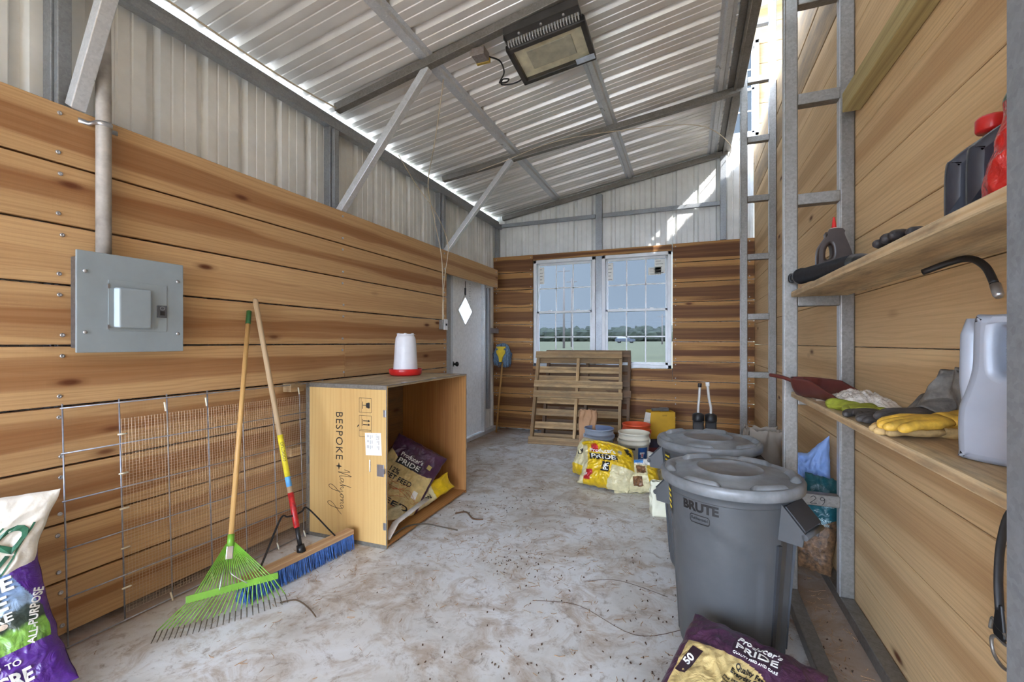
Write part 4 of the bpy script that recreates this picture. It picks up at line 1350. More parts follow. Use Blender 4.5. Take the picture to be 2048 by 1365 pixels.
# foreground bag
def front_bag():
    M = frame((0, 0, 0), (-.05, -.28, 1), -12); M.translation = V((-.065, 1.08, .03))
    def warp(p): return V((p.x, p.y, p.z))
    bag = Bag(M, .42, .76, .12, seed=21, wr=.010)
    c = bag.M @ V((0, 0, .78 / 2))
    t = thing('feed_bag', 'purple and tan feed bag lying before the nearest grey bin', 'feed bag', (M.translation.x, M.translation.y, 0))
    bag.mesh([TAN, PURP], lambda u, v: 1 if v > .60 - .45 * max(0, u) ** 2 + .0 * u or (u < -.86 and v > -.2) else 0, lambda u, v: 1, n=170, parent=t)
    w, k, b = MB(), MB(), MB()
    pride(w, k, bag, .035, .275, .135)
    w.text('QUALITY FEED AND CARE', .013, bag.fn, .035, .243, 0, .002, .002, w=.135)
    b.text('Quality Feed at an', .024, bag.fn, .06, .195, -4, .002, .002, bold=.015, w=.135)
    b.text('Everyday Great Value', .024, bag.fn, .058, .172, -4, .002, .002, bold=.015, w=.15)
    for i in range(6):
        b.text(('your livestock deserve quality feed with', 'careful nutrition and steady value every', 'day. Each bag is mixed with grains and', 'minerals for healthy animals on the farm', 'and is made to meet the needs of herds', 'of all sizes and ages.')[i], .014, bag.fn, .055, .145 - i * .015, -4, .0015, .002, w=.17)
    b.text('*', .04, bag.fn, .06, .035, 0, .002, .002)
    k.cut(); k.patch(bag.fn, -.165, .09, -.125, .20, .0025, 4, 6, rot=-12); w.text('50', .035, bag.fn, -.145, .145, 70, .002, .004, bold=.02)
    k.cut(); k.patch(bag.fn, .0, -.10, .2, -.06, .0025, 8, 3)
    w.parts('light_lettering', WHITEP, t); k.parts('dark_bar', plain('dark plum print', (52, 32, 44), .4), t); b.parts('black_lettering', INK, t)
front_bag()

# bags on the far floor
def yellow_bag():
    M = frame((0, 0, 0), (-.12, -1, .55), -3); M.translation = V((-.70, 3.84, .03))
    def warp(p):
        z = p.z / .50
        return V((p.x * (1 + .10 * math.sin(z * PI)) + .03 * math.sin(z * 5), p.y + .07 * z * z - (.05 if z > .85 else 0), p.z * (1 - .12 * z) - .04 * abs(p.x / .24) ** 2 * z))
    bag = Bag(M, .45, .45, .22, seed=31, wr=.020, warp=warp)
    t = thing('feed_bag', 'half-empty yellow feed bag with folded top by grey bucket', 'feed bag', (-.70, 3.84, 0))
    def mi(u, v):
        if u < -.72 and v < .75: return 1
        if u > .25 and v < -.1: return 1
        if -.75 < u < -.45 and -.85 < v < -.45: return 2
        if -.55 < u < -.3 and .35 < v < .8 and (v - .35) < 1.8 * (-.3 - u) + .3: return 2
        return 0
    bag.mesh([YEL, CRM, REDF], mi, lambda u, v: 1, parent=t)
    w, k = MB(), MB()
    pride(w, k, bag, -.02, .04, .23, 3)
    f2 = lambda a, b, h: bag.fn(-.005 - b, -.04 + a, h)
    w.text('PR', .06, bag.fn, .01, -.055, 90, .003, .005, bold=.02); k.cut(); k.patch(bag.fn, -.03, -.10, .04, -.01, .003, 4, 4)
    w.text('50', .03, bag.fn, -.15, -.15, 40, .003, .004, bold=.02)
    k.cut(); k.patch(bag.fn, .17, .12, .21, .20, .003, 3, 4, rot=30)
    gr = MB().patch(bag.fn, .11, .10, .14, .14, .003, 3, 3)
    w.parts('light_lettering', WHITEP, t); k.parts('dark_bar', INK, t); gr.build('grey_square', GREYP, t)
yellow_bag()
def tan_bag():
    M = frame((0, 0, 0), (-.05, -1, .9), 12); M.translation = V((-.40, 3.86, .02))
    bag = Bag(M, .40, .29, .17, seed=44, wr=.018)
    t = thing('feed_bag', 'crumpled tan feed bag between yellow bag and white paper sack', 'feed bag', (-.40, 3.86, 0))
    bag.mesh([CRM, YEL, BROWNP, CLR, BLUF], lambda u, v: (4 if .0 < u < .42 and .55 < v < .85 else 3) if v > .45 else (2 if (.1 < u < .5 and -.15 < v < .35) or (-.1 < u < .3 and -.85 < v < -.35) else (1 if u > .55 else 0)), lambda u, v: 0, parent=t)
tan_bag()
def clear_bag():
    M = frame((0, 0, 0), (.1, -1, .8), -14); M.translation = V((-.22, 4.12, .03))
    bag = Bag(M, .38, .27, .13, seed=52, wr=.018)
    t = thing('feed_bag', 'pale crumpled sack behind the tan bag near second bin', 'feed bag', (-.22, 4.12, 0))
    bag.mesh([CRM, YEL, CLR], lambda u, v: 2 if v > .1 else (1 if u > .2 else 0), lambda u, v: 0, parent=t)
    k = MB(); k.text('dOr', .11, bag.fn, -.05, .12, 0, .003, .002); k.parts('black_lettering', INK, t)
clear_bag()
def side_bag():
    M = frame((0, 0, 0), (-.8, -1, .6), 0); M.translation = V((-.915, 4.12, .02))
    bag = Bag(M, .34, .36, .20, seed=61, wr=.016)
    t = thing('feed_bag', 'cream and yellow bag peeking out left of yellow bag', 'feed bag', (-.915, 4.12, 0))
    bag.mesh([CRM, YEL], lambda u, v: 1 if v < -.5 else 0, lambda u, v: 0, n=40, parent=t)
    k = MB(); k.text('UR', .06, bag.fn, -.03, .03, 40, .003, .002, bold=.02); k.parts('black_lettering', INK, t)
side_bag()

def paper_sack(name, lab, c, w, d, h, rz, mat, seed, open_=False, flare=.0):
    M = Matrix.Translation(c) @ Matrix.Rotation(rz, 4, 'Z')
    mb = MB(); per = []
    n = 14
    for s in range(4 * n):
        q, r = divmod(s, n); r = r / n * 2 - 1
        per.append(((r, -1), (1, r), (-r, 1), (-1, -r))[q])
    N4 = len(per)
    rows_ = 22
    def pt(i, v):
        a, b = per[i % N4]
        k = v ** 1.5
        pinch = 1 - (0 if open_ else .75) * k
        nz = noise.noise(V((a * 2.3 + seed, b * 2.3, v * 5))) * .020 * (.3 + v) + (1 - 2 * abs(noise.noise(V((a * 4, b * 4 + seed, v * 8))))) * .008 * v
        x = a * (w / 2) * (1 + flare * v) + nz; y = b * (d / 2) * pinch + nz * (1 if b >= 0 else -1)
        return M @ V((x, y, v * h * (1 + .05 * noise.noise(V((a * 3, b * 3, seed))) * v)))
    b0 = len(mb.v)
    for j in range(rows_ + 1):
        for i in range(N4): mb.v.append(pt(i, j / rows_))
    for j in range(rows_):
        for i in range(N4):
            i2 = (i + 1) % N4
            mb.face((b0 + j * N4 + i, b0 + j * N4 + i2, b0 + (j + 1) * N4 + i2, b0 + (j + 1) * N4 + i), [(0, 0)] * 4, 0, 0, True)
    mb.face([b0 + i for i in range(N4)][::-1])
    o = mb.build(name, mat)
    m = o.modifiers.new('t', 'SOLIDIFY'); m.thickness = .0015
    return tag(o, lab, 'paper bag')
paper_sack('paper_sack', 'small white paper sack on floor left of nearest bin', (-.185, 3.50, 0), .17, .12, .245, .25, plain('white paper sack', (226, 222, 196), .6, 0, .05, 5), 2)
paper_sack('paper_sack', 'tall brown paper sack standing right of the second bin', (.455, 3.40, 0), .20, .16, .70, .12, plain('grey brown paper', (156, 146, 134), .75, 0, .1, 5), 7, True)
paper_sack('paper_sack', 'slim crumpled brown paper sack leaning by the pallets', (-1.04, 4.85, 0), .17, .13, .54, .1, plain('kraft paper', (176, 134, 98), .75, 0, .12, 6), 12, False)

# bottom left stack
def left_bags():
    # woven seed sack
    M = frame((0, 0, 0), (.80, -.55, .07), -8); M.translation = V((-2.36, .585, .0))
    wv = plain('woven white sack', (216, 210, 198), .65, 0, .05, 20, .3)
    bag = Bag(M, .50, .73, .13, seed=71, wr=.014, warp=lambda p: V((p.x * (1 + .25 * max(0, p.z / .73 - .75)), p.y, p.z + .05 * (p.x / .26) * (p.z / .73))))
    t = thing('seed_sack', 'white woven seed sack with green print at left edge', 'sack', M.translation)
    bag.mesh([wv], parent=t)
    g = MB(); gm = plain('green print', (46, 104, 78), .5, 0, .25, 40)
    g.text('SEED', .10, bag.fn, .145, .15, 62, .003, .003, bold=.02, w=.26)
    g.text('PR', .12, bag.fn, -.02, .165, 62, .003, .003, bold=.02)
    for s in (-1, 1):
        g.cut(); g.stroke(bag.fn, [(.07 + s * .055, -.03 + s * -.01), (.13 + s * .06, .13), (.19 + s * .035, .27)], .006, .003)
    g.parts('green_lettering', gm, t)
    # purple mixture bag
    n = N('meadow photo print'); co = n.uv()
    sp = n.node('ShaderNodeSeparateXYZ'); n.l(co, sp.inputs[0])
    e = n.math('ADD', n.math('SUBTRACT', sp.outputs[1], .02), n.math('MULTIPLY', n.noise(n.mapping(co, (6, 3, 1)), 3, 4), .10))
    col = n.ramp(e, [(0.0, (70, 110, 40)), (.30, (116, 160, 66)), (.44, (120, 168, 70)), (.47, (44, 58, 46)), (.56, (60, 72, 70)), (.58, (150, 176, 206)), (.8, (84, 116, 172)), (1.0, (60, 84, 150))])
    grs = n.noise(n.mapping(co, (60, 14, 1)), 1, 3)
    lowm = n.ramp(e, [(.36, 1.0), (.45, 0.0)])
    col = n.mix(n.math('MULTIPLY', lowm, n.ramp(grs, [(.45, 0.0), (.6, .7)])), col, (44, 74, 30))
    n.bump(n.noise(n.coord(), 22, 3, .55, 1.5), .45, .012)
    MEADOW = n.set(col, .3)
    PUR2 = film('bright purple film', (78, 36, 128))
    M = frame((0, 0, 0), (.62, -.55, .42), 21); M.translation = V((-2.095, .675, .035))
    bag = Bag(M, .50, .56, .17, seed=83, wr=.012)
    t = thing('seed_bag', 'purple forage seed bag with meadow picture at left edge', 'seed bag', (M.translation.x, M.translation.y, 0))
    bag.mesh([PUR2, MEADOW], lambda u, v: 1 if v < .78 - .25 * max(0, u) and v > -.38 and u < .97 - .40 * max(0, v) else 0, lambda u, v: 0, n=170, parent=t)
    w = MB()
    w.text('PURPOSE', .062, bag.fn, .070, .110, 0, .004, .003, bold=.03, w=.25)
    w.text('FORAGE', .066, bag.fn, .055, .050, 0, .004, .003, bold=.03, w=.24)
    w.text('MIXTURE', .040, bag.fn, .085, .002, 0, .003, .003, bold=.015, w=.19)
    w.text('FEEDS UP TO', .028, bag.fn, .09, -.145, 0, .003, .003, bold=.01, w=.15); w.text('ONE ACRE', .06, bag.fn, .07, -.195, 0, .003, .003, bold=.03, w=.22)
    w.text('25', .045, bag.fn, .15, .205, 60, .003, .003, bold=.02); w.text('ALL-PURPOSE', .026, bag.fn, .222, -.02, 76, .003, .003, bold=.02, w=.18)
    w.parts('white_lettering', WHITEP, t)
    gb = MB().patch(bag.fn, -.02, .18, .09, .23, .002, 6, 4); gb.build('green_badge', plain('dark green print', (34, 84, 66), .4), t)
    w2 = MB().text('FINE', .05, bag.fn, .035, .205, 0, .003, .0035, bold=.02); w2.build('badge_lettering', WHITEP, t)
    # sheep on the picture
    sh = MB(); S = lambda x, y, rx, ry: sh.cut().grid(lambda a, b: bag.fn(x + rx * b * math.cos(a * 2 * PI), y + ry * b * math.sin(a * 2 * PI), .0025), 20, 3)
    S(.045, -.055, .062, .034); S(.095, -.065, .022, .022); S(-.02, -.075, .04, .025); S(.15, -.02, .014, .009)
    sh.parts('sheep_picture', plain('sheep print', (196, 178, 160), .45, 0, .2, 60), t)
left_bags()

# mulch and blue bag behind the ladder column
def wall_bags():
    M = frame((0, 0, 0), (-.28, -1, .12), -8); M.translation = V((.60, 2.80, .065))
    TEAL = film('teal film', (30, 92, 100)); BARK = plain('bark chips behind clear film', (112, 84, 60), .4, 0, .6, 45, .6)
    bag = Bag(M, .19, .50, .10, seed=101, wr=.006)
    t = thing('bark_bag', 'teal bag of bark chips with clear lower window', 'bag', (.60, 2.80, .06))
    bag.mesh([BARK, TEAL], lambda u, v: 1 if v > -.02 + .25 * u else 0, lambda u, v: 1, parent=t)
    w = MB()
    w.text('Black sunflower', .026, bag.fn, .0, .035, 4, .002, .002, bold=.01, w=.12)
    w.text('seed & bark mix', .024, bag.fn, .0, .012, 4, .002, .002, bold=.01, w=.11)
    for z in (.11, .145): w.cut(); w.grid(lambda a, b, z=z: bag.fn(-.052 + .011 * b * math.cos(a * 2 * PI), z + .011 * b * math.sin(a * 2 * PI), .002), 16, 2); w.text('natural goodness', .012, bag.fn, .02, z, 3, .0015, .002, w=.08)
    w.parts('pale_lettering', plain('pale teal print', (170, 200, 200), .5), t)
    M = frame((0, 0, 0), (-.3, -1, .25), 4); M.translation = V((.625, 2.90, .36))
    BL = plain('light blue cloth film', (142, 172, 226), .5, 0, .1, 8, .3)
    bag = Bag(M, .22, .30, .06, seed=111, wr=.020, ks=1.6, warp=lambda p: V((p.x, p.y, p.z * (1 + .35 * max(0, p.x / .11) * (p.z / .3)))))
    t = thing('pet_bag', 'crumpled light blue bag standing behind the ladder column', 'bag', M.translation)
    bag.mesh([BL], parent=t, n=48)
    k = MB(); k.text('pets', .07, bag.fn, -.02, -.03, 2, .002, .002, shear=.3); k.build('grey_script', plain('grey blue print', (110, 150, 190), .5), t)
wall_bags()
# ------------------------------------------------------------ pallets
def pallet(name_lab, base, w, ln, lean, rz, mat, seed, off=0.0):
    M = Matrix.Translation(base) @ Matrix.Rotation(rz, 4, 'Z') @ Matrix.Rotation(-lean, 4, 'X')
    t = thing('wooden_pallet', name_lab, 'pallet', None, group=None, M=Matrix.Translation(base) @ Matrix.Rotation(rz, 4, 'Z'))
    rr = random.Random(seed)
    for x in (.02, w / 2, w - .02):
        b = MB().box((x, .058, ln / 2), (.036, .085, ln), M); bev(b.build('stringer', mat, t), .003)
    zf = [.05, .66, .80, ln - .05]
    for i, z in enumerate(zf):
        b = MB().box((w / 2 + rr.uniform(-.01, .01), .006, z), (w + .01, .016, .092), M @ Matrix.Translation((0, 0, 0))); bev(b.build('deck_board', mat, t), .002)
    for z in (.12, .27, .44, .60, .76, .90, 1.03, ln - .09):
        b = MB().box((w / 2, .110, z), (w, .016, .088), M); bev(b.build('back_board', mat, t), .002)
    return t
WP2 = WOOD_PAL2
pallet('front wooden pallet leaning on back wall under window', (-1.889, 5.304, 0), 1.135, 1.26, .385, .098, WOOD_PAL, 1)
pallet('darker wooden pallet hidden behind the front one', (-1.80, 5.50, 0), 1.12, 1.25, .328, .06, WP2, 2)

# ------------------------------------------------------------ buckets
def bucket(lab, c, mat, inner, handle=None, deco=None, r=.150, h=.380):
    c = V(c); M = Matrix.Translation(c)
    t = thing('bucket', lab, 'bucket', c)
    ro = r
    prof = [(0, 0), (r * .86, 0), (r * .875, .006), (ro * .965, h * .70), (ro * .97, h * .70), (ro * 1.01, h * .705), (ro * 1.012, h * .75), (ro * .975, h * .76), (ro * .98, h * .83), (ro * 1.02, h * .835), (ro * 1.02, h * .85), (ro * .985, h * .86), (ro * .988, h * .965), (ro * 1.03, h * .97), (ro * 1.035, h), (ro * 1.0, h * 1.003, 1), (ro * .965, h, 1), (ro * .93, h * .5, 1), (ro * .85, .01, 1), (0, .01, 1)]
    MB().lathe(prof, 48, M).build('pail', [mat, inner], t)
    pts = [c + V((ro * 1.03 * math.cos(a), ro * 1.03 * math.sin(a) * .0 - ro * 1.05 * math.sin(a) * .5, h * .78 - ro * 1.0 * math.sin(a))) for a in [i * PI / 16 for i in range(17)]]
    rot = Matrix.Rotation(.2, 3, 'Z')
    pts = [c + rot @ (p - c) for p in pts]
    MB().tube(pts, .0022, 8).build('bail_handle', handle or CHROME, t)
    for s in (0, -1): bev(MB().box(pts[s] , (.014, .03, .035)).build('handle_ear', mat, t), .003)
    return t, c, r, h
GREYB = plain('grey pail plastic', (150, 158, 170), .4, 0, .05, 8)
GREYI = plain('blue grey inside', (112, 128, 160), .45, 0, .06, 8)
bucket('grey bucket with blue-grey inside by the paper sack', (-.885, 4.71, 0), GREYB, GREYI, BLACK)
CREAMP = plain('cream pail plastic', (226, 218, 196), .4, 0, .04, 8)
t, c, r, h = bucket('white printed bucket behind the yellow feed bag', (-.517, 4.62, 0), CREAMP, CREAMP, CHROME)
ORG = plain('orange pail plastic', (222, 84, 44), .4, 0, .05, 8)
bucket('orange bucket behind the white bucket', (-.545, 5.10, 0), ORG, ORG, CHROME)
def bf(x, y, hh):
    a = -PI / 2 - .10 + x / r
    rr_ = r * (.875 + .09 * y / (h * .7)) + hh
    return V((c.x + rr_ * math.cos(a), c.y + rr_ * math.sin(a), y))
BLUEP = plain('blue pail print', (36, 84, 150), .45, 0, .08, 20)
for x0, x1 in ((-.16, -.045), (.075, .19)):
    MB().patch(bf, x0, .03, x1, .25, .0012, 10, 2).build('blue_print', BLUEP, t)
YP = plain('yellow print', (226, 196, 40), .45)
o = MB().grid(lambda a, b: bf(-.10 + .022 * b * math.cos(a * 2 * PI), .215 + .022 * b * math.sin(a * 2 * PI), .002), 20, 2).build('yellow_badge', YP, t)
sh = MB(); 
sh.patch(bf, .105, .15, .135, .20, .002, 3, 3); sh.patch(bf, .092, .185, .148, .205, .002, 4, 2)
sh.build('shirt_picture', WHITEP, t)
pk = MB().patch(bf, .111, .16, .129, .19, .003, 2, 2); pk.build('pink_motif', plain('pink print', (226, 120, 130), .5), t)
g = MB(); g.patch(bf, -.03, .225, .045, .245, .002, 5, 2); g.text('bucket', .018, bf, .008, .235, 0, .0005, .003)
g.text('IIIII', .045, bf, .008, .055, 0, .0005, .002, bold=.02)
pts = [(.008 + .022 * math.cos(a), .175 + .022 * math.sin(a)) for a in [i * PI / 8 for i in range(17)]]
g.stroke(bf, pts, .002, .002); g.stroke(bf, [(-.006, .19), (.010, .172), (.022, .16)], .002, .002)
for i in range(5): g.patch(bf, -.02, .10 + i * .009, .036 - .006 * (i % 2), .103 + i * .009, .002, 4, 1)
g.build('black_print', INK, t)
g = MB(); g.patch(bf, .05, .03, .075, .06, .002, 3, 2); g.build('yellow_corner', YP, t)

# ------------------------------------------------------------ boxes near the back wall
def yellow_box():
    M = Matrix.Translation((-.315, 5.52, .165)) @ Matrix.Rotation(.35, 4, 'Z')
    t = thing('yellow_box', 'yellow cardboard box on darker box under the window', 'box', None, M=M)
    ym = plain('yellow card', (206, 158, 38), .6, 0, .06, 6)
    w, d, h = .28, .20, .31
    b = MB()
    for cc, dd in (((0, -d / 2, h / 2), (w, .004, h)), ((0, d / 2, h / 2), (w, .004, h)), ((-w / 2, 0, h / 2), (.004, d, h)), ((w / 2, 0, h / 2), (.004, d, h)), ((0, 0, .004), (w, d, .004))): b.box(cc, dd, M)
    b.build('carton', ym, t)
    b = MB().box((.02, -d / 2 - .0008, .27), (.07, .002, .035), M); b.build('label', GREYP, t)
    x = MB().text('GOOD', .022, lambda a, bb, hh: M @ V((.02 + a, -d / 2 - .0018 - hh, .27 + bb)), 0, 0, 0, .0004, .0002, w=.055); x.build('label_lettering', INK, t)
    b = MB().prism([(-.14, .30), (-.20, .315), (-.23, .17), (-.16, .13)], -d / 2 - .01, -d / 2 - .006, M); b.build('carton_flap', plain('white card', (214, 206, 192), .7), t)
    o = MB().tube([M @ V((w / 2 + .003, -.02, .2)), M @ V((w / 2 + .006, -.02, .2))], .014, 12); o.build('hand_hole', BLACK, t)
    tt = MB().box((-.03, 0, .33), (.16, .04, .03), M @ Matrix.Rotation(.3, 4, 'Z')); tt.box((.05, .02, .325), (.10, .06, .04), M)
    tag(bev(tt.build('hand_tool', plain('grey tool', (110, 108, 104), .5, .3)), .006), 'grey tools lying on top of the yellow box', 'tool')
yellow_box()
def dark_box():
    M = Matrix.Translation((-.30, 5.50, 0)) @ Matrix.Rotation(.3, 4, 'Z')
    t = thing('dark_box', 'dark navy and maroon box below the yellow box', 'box', None, M=M)
    MB().box((0, 0, .08), (.34, .26, .16), M).build('carton', plain('navy card', (48, 48, 66), .6), t)
    MB().box((0, -.131, .05), (.34, .002, .05), M).build('maroon_band', plain('maroon card', (104, 40, 40), .6), t)
dark_box()

# ------------------------------------------------------------ grey bins
BIN = plain('grey bin plastic', (78, 80, 82), .40, 0, .06, 9, .08)
LID = plain('dusty grey lid', (120, 122, 124), .36, 0, .22, 9)
BIND = plain('dark bin slot', (52, 54, 58), .6, 0, .1)
def make_bin(lab, c, ang, text=True, sx=1.0):
    M = Matrix.Translation(c) @ Matrix.Rotation(ang, 4, 'Z')
    t = thing('garbage_can', lab, 'trash can', None, M=M, group='lidded grey garbage cans')
    H0 = .705; rb, rt = .203, .256
    def fn(r, z, a):
        # flat side channels under the handles and front/back recess
        k = z / H0
        ch = 0
        for q in (0, PI):
            d = abs((a - q + PI) % (2 * PI) - PI)
            ch = max(ch, 1 - max(0, (d - .16) / .05)) if d < .21 else ch
        if .03 < k < .80 and ch > 0: r -= .016 * ch
        for q in (PI / 2, -PI / 2):
            d = abs((a - q + PI) % (2 * PI) - PI)
            edge = .82 - .16 * (d / .95)
            if d < .95 and k < edge and k > .02: r -= .006
        return r, z
    prof = [(0, 0), (rb - .03, 0), (rb - .008, .012), (rb, .03)]
    for i in range(1, 30): 
        k = i / 30; prof.append((rb + (rt - .012 - rb) * k ** 1.1, .03 + (H0 - .05) * k))
    prof += [(rt - .012, H0 - .02), (rt, H0 - .015), (rt, H0), (rt - .012, H0), (rt - .014, H0 - .05), (0, H0 - .05)]
    body = MB().lathe(prof, 120, M, 0, fn).build('can_body', BIN, t)
    # side vent channels
    for a in (PI * .90, PI * 1.10, -PI * .10, PI * .10):
        v = MB()
        for i in range(12):
            z0 = .06 + i * .038; z1 = z0 + .038
            r0 = rb + (rt - rb) * (z0 / H0) ** 1.1 - .004; r1 = rb + (rt - rb) * (z1 / H0) ** 1.1 - .004
            v.beam(M @ V((r0 * math.cos(a), r0 * math.sin(a), z0)), M @ V((r1 * math.cos(a), r1 * math.sin(a), z1)), .016, .014, M.to_3x3() @ V((math.cos(a), math.sin(a), 0)))
        v.build('vent_rib', BIND, body)
    # lid
    zl = H0 - .012
    lr = .274
    lp = [(lr - .006, zl - .002), (lr, zl), (lr + .002, zl + .030), (lr - .004, zl + .040), (lr - .012, zl + .043), (lr - .020, zl + .036), (lr - .030, zl + .033), (lr - .045, zl + .034), (.215, zl + .040), (.17, zl + .046), (.134, zl + .052), (.131, zl + .057), (.125, zl + .057), (.122, zl + .052), (.06, zl + .055), (0, zl + .056)]
    lid = MB().lathe(lp, 96, M).build('lid', LID, t)
    n = 6
    for i in range(n):
        a0 = 2 * PI * i / n + .25; a1 = a0 + .62
        rd = MB()
        def g(u, v):
            a = a0 + (a1 - a0) * u
            r = .216 + .048 * v
            e = min(1, min(u, 1 - u) * 7) 
            z = zl + .034 + .024 * (math.sin(v * PI) ** .5 if 0 < v < 1 else 0) * e ** .5
            return M @ V((r * math.cos(a), r * math.sin(a), z - .002))
        rd.grid(g, 24, 8); rd.build('lid_ridge', LID, lid)
    # handles: wedge brackets with a slot
    for s in (0, PI):
        Mh = M @ Matrix.Rotation(s, 4, 'Z')
        hb = MB()
        w = .075
        for y in (-w, w):
            hb = MB(); hb.prism([(.235, H0 - .030), (.312, H0 - .115), (.304, H0 - .165), (.222, H0 - .165)], y - .004, y + .004, Mh); hb.build('handle_side', BIN, t)
        hr = MB()
        hr.beam(Mh @ V((.245, 0, H0 - .034)), Mh @ V((.312, 0, H0 - .108)), 2 * w, .006, Mh.to_3x3() @ V((1, 0, 1)))
        bev(hr.build('handle_plate', BIND, t), .002)
        gr = MB().tube([Mh @ V((.312, -w - .004, H0 - .128)), Mh @ V((.312, w + .004, H0 - .128))], .011, 12)
        gr.build('handle_grip', BIN, t)
    hh = MB()
    st = MB()
    def bf(x, y, hgt):
        z = H0 - .060 + y
        r = rb + (rt - .012 - rb) * max(0, (z - .03) / (H0 - .05)) ** 1.1 + hgt
        a = -PI / 2 + .0 + x / .25
        return M @ V((r * math.cos(a), r * math.sin(a), z))
    x = MB(); x.text('BRUTE', .050, bf, 0, -.016, 0, .001, .0005, bold=.045, w=.155)
    x.build('black_lettering', INK, t)
    e = MB()
    pts = rrect(-.042, -.078, .042, -.046, .010)
    e.stroke(bf, pts + [pts[0], pts[1]], .0035, .0015)
    e.text('Rubbermaid', .017, bf, 0, -.060, 0, .0008, .001, bold=.0, w=.072)
    e.build('oval_badge', INK, t)
    s = MB().patch(bf, -.245, -.10, -.175, .018, .0015, 5, 3); so = s.build('care_sticker', plain('dark sticker', (40, 42, 48), .4), t)
    yl = MB()
    for i in range(4): yl.text(('CAN SIZE', 'MADE USA', '32 GAL', 'VENTED')[i], .014, bf, -.21, -.002 - i * .024, 0, .0008, .002, bold=.01, w=.055)
    yl.build('yellow_print', YP, so)
    Mh = M @ Matrix.Rotation(PI, 4, 'Z')
    f2 = lambda a, b, h_: Mh @ V((.279 + b * .66 + h_ * .72, a, H0 - .072 - b * .75 + h_ * .66))
    bs = MB().patch(f2, -.07, -.025, -.03, .035, .004, 1, 1); b2 = bs.build('barcode_sticker', PAPER, t)
    bb = MB()
    for i in range(5): bb.patch(f2, -.063 + i * .006, -.015, -.060 + i * .006, .02, .005, 1, 1)
    bb.build('barcode', INK, b2)
    return t
make_bin('nearest grey garbage can with closed dusty lid', (.160, 2.10, 0), math.radians(-31))
make_bin('second grey garbage can standing behind the nearest', (.100, 2.76, 0), math.radians(-14))

def pump_jugs():
    t0 = MB().box((.17, 4.22, .18), (.34, .26, .36)); tag(bev(t0.build('storage_tote', plain('dark tote', (58, 60, 66), .5)), .02, 3), 'dark storage tote hidden behind the second bin', 'tote')
    for x, lab, tl, tc in ((.075, 'oil bottle with black-tipped transfer pump behind bins', (.012, .018, .23), BLACK), (.175, 'oil bottle with leaning white-tipped transfer pump behind bins', (-.025, -.02, .245), WHITEP)):
        b = V((x, 4.20, .36))
        t = thing('pump_bottle', lab, 'bottle', b)
        M = Matrix.Translation(b)
        mb = curve_plate([rrect(-.095, 0, .095, .19, .03) [:12] + [(-.035, .19 + .035), (-.035, .24)][::1] + rrect(-.095, 0, .095, .19, .03)[12:]], .085, .012, M @ Matrix.Rotation(PI / 2, 4, 'Z')) if False else curve_plate([[(-.09, .0), (.09, 0), (.095, .01), (.095, .15), (.07, .19), (.035, .215), (.035, .245), (-.035, .245), (-.035, .215), (-.095, .17), (-.095, .01)]], .088, .012, M @ Matrix.Rotation(PI / 2, 4, 'Z'))
        mb.build('bottle_body', plain('black oil bottle', (44, 46, 50), .4), t)
        MB().lathe([(.0, .24), (.046, .24), (.048, .245), (.047, .295), (.03, .305), (.018, .31), (0, .31)], 28, M, 0, lambda r, z, a: (r * (1 + .02 * math.cos(a * 14)), z)).build('pump_cap', BLACK, t)
        pts = smooth_line([b + V((0, 0, .30)), b + V((0, 0, .36)), b + V((tl[0] * .6, tl[1] * .5, .44)), b + V((tl[0], tl[1], .30 + tl[2]))])
        MB().tube(pts, .0105, 12).build('clear_tube', plain('milky tube', (204, 202, 196), .3), t)
        MB().tube([pts[-1], pts[-1] + V((tl[0] * .1, tl[1] * .1, .035))], .016, 12).build('tube_tip', tc, t)
    tag(bev(MB().box((.275, 4.18, .385), (.05, .05, .05)).build('plastic_lid', YP), .008, 3), 'small yellow plastic lid beside the pump bottles', 'lid')
pump_jugs()

# ------------------------------------------------------------ shelves and what is on them
def shelf(z, lab, thk=.026):
    b = MB().box((.585, 1.56, z - thk / 2), (.232, 1.98, thk))
    o = bev(b.build('shelf_board', WOOD_SH), .003, 1)
    return tag(o, lab, 'shelf')
ZU, ZL = 1.532, 1.038
shelf(ZU, 'upper dusty timber shelf board'); shelf(ZL, 'lower dusty timber shelf board')
tag(MB().box((.588, 2.595, 1.02), (.11, .03, .02)).build('shim', WOOD_SH), 'thin wooden shim under lower shelf far end', 'shim') if False else None

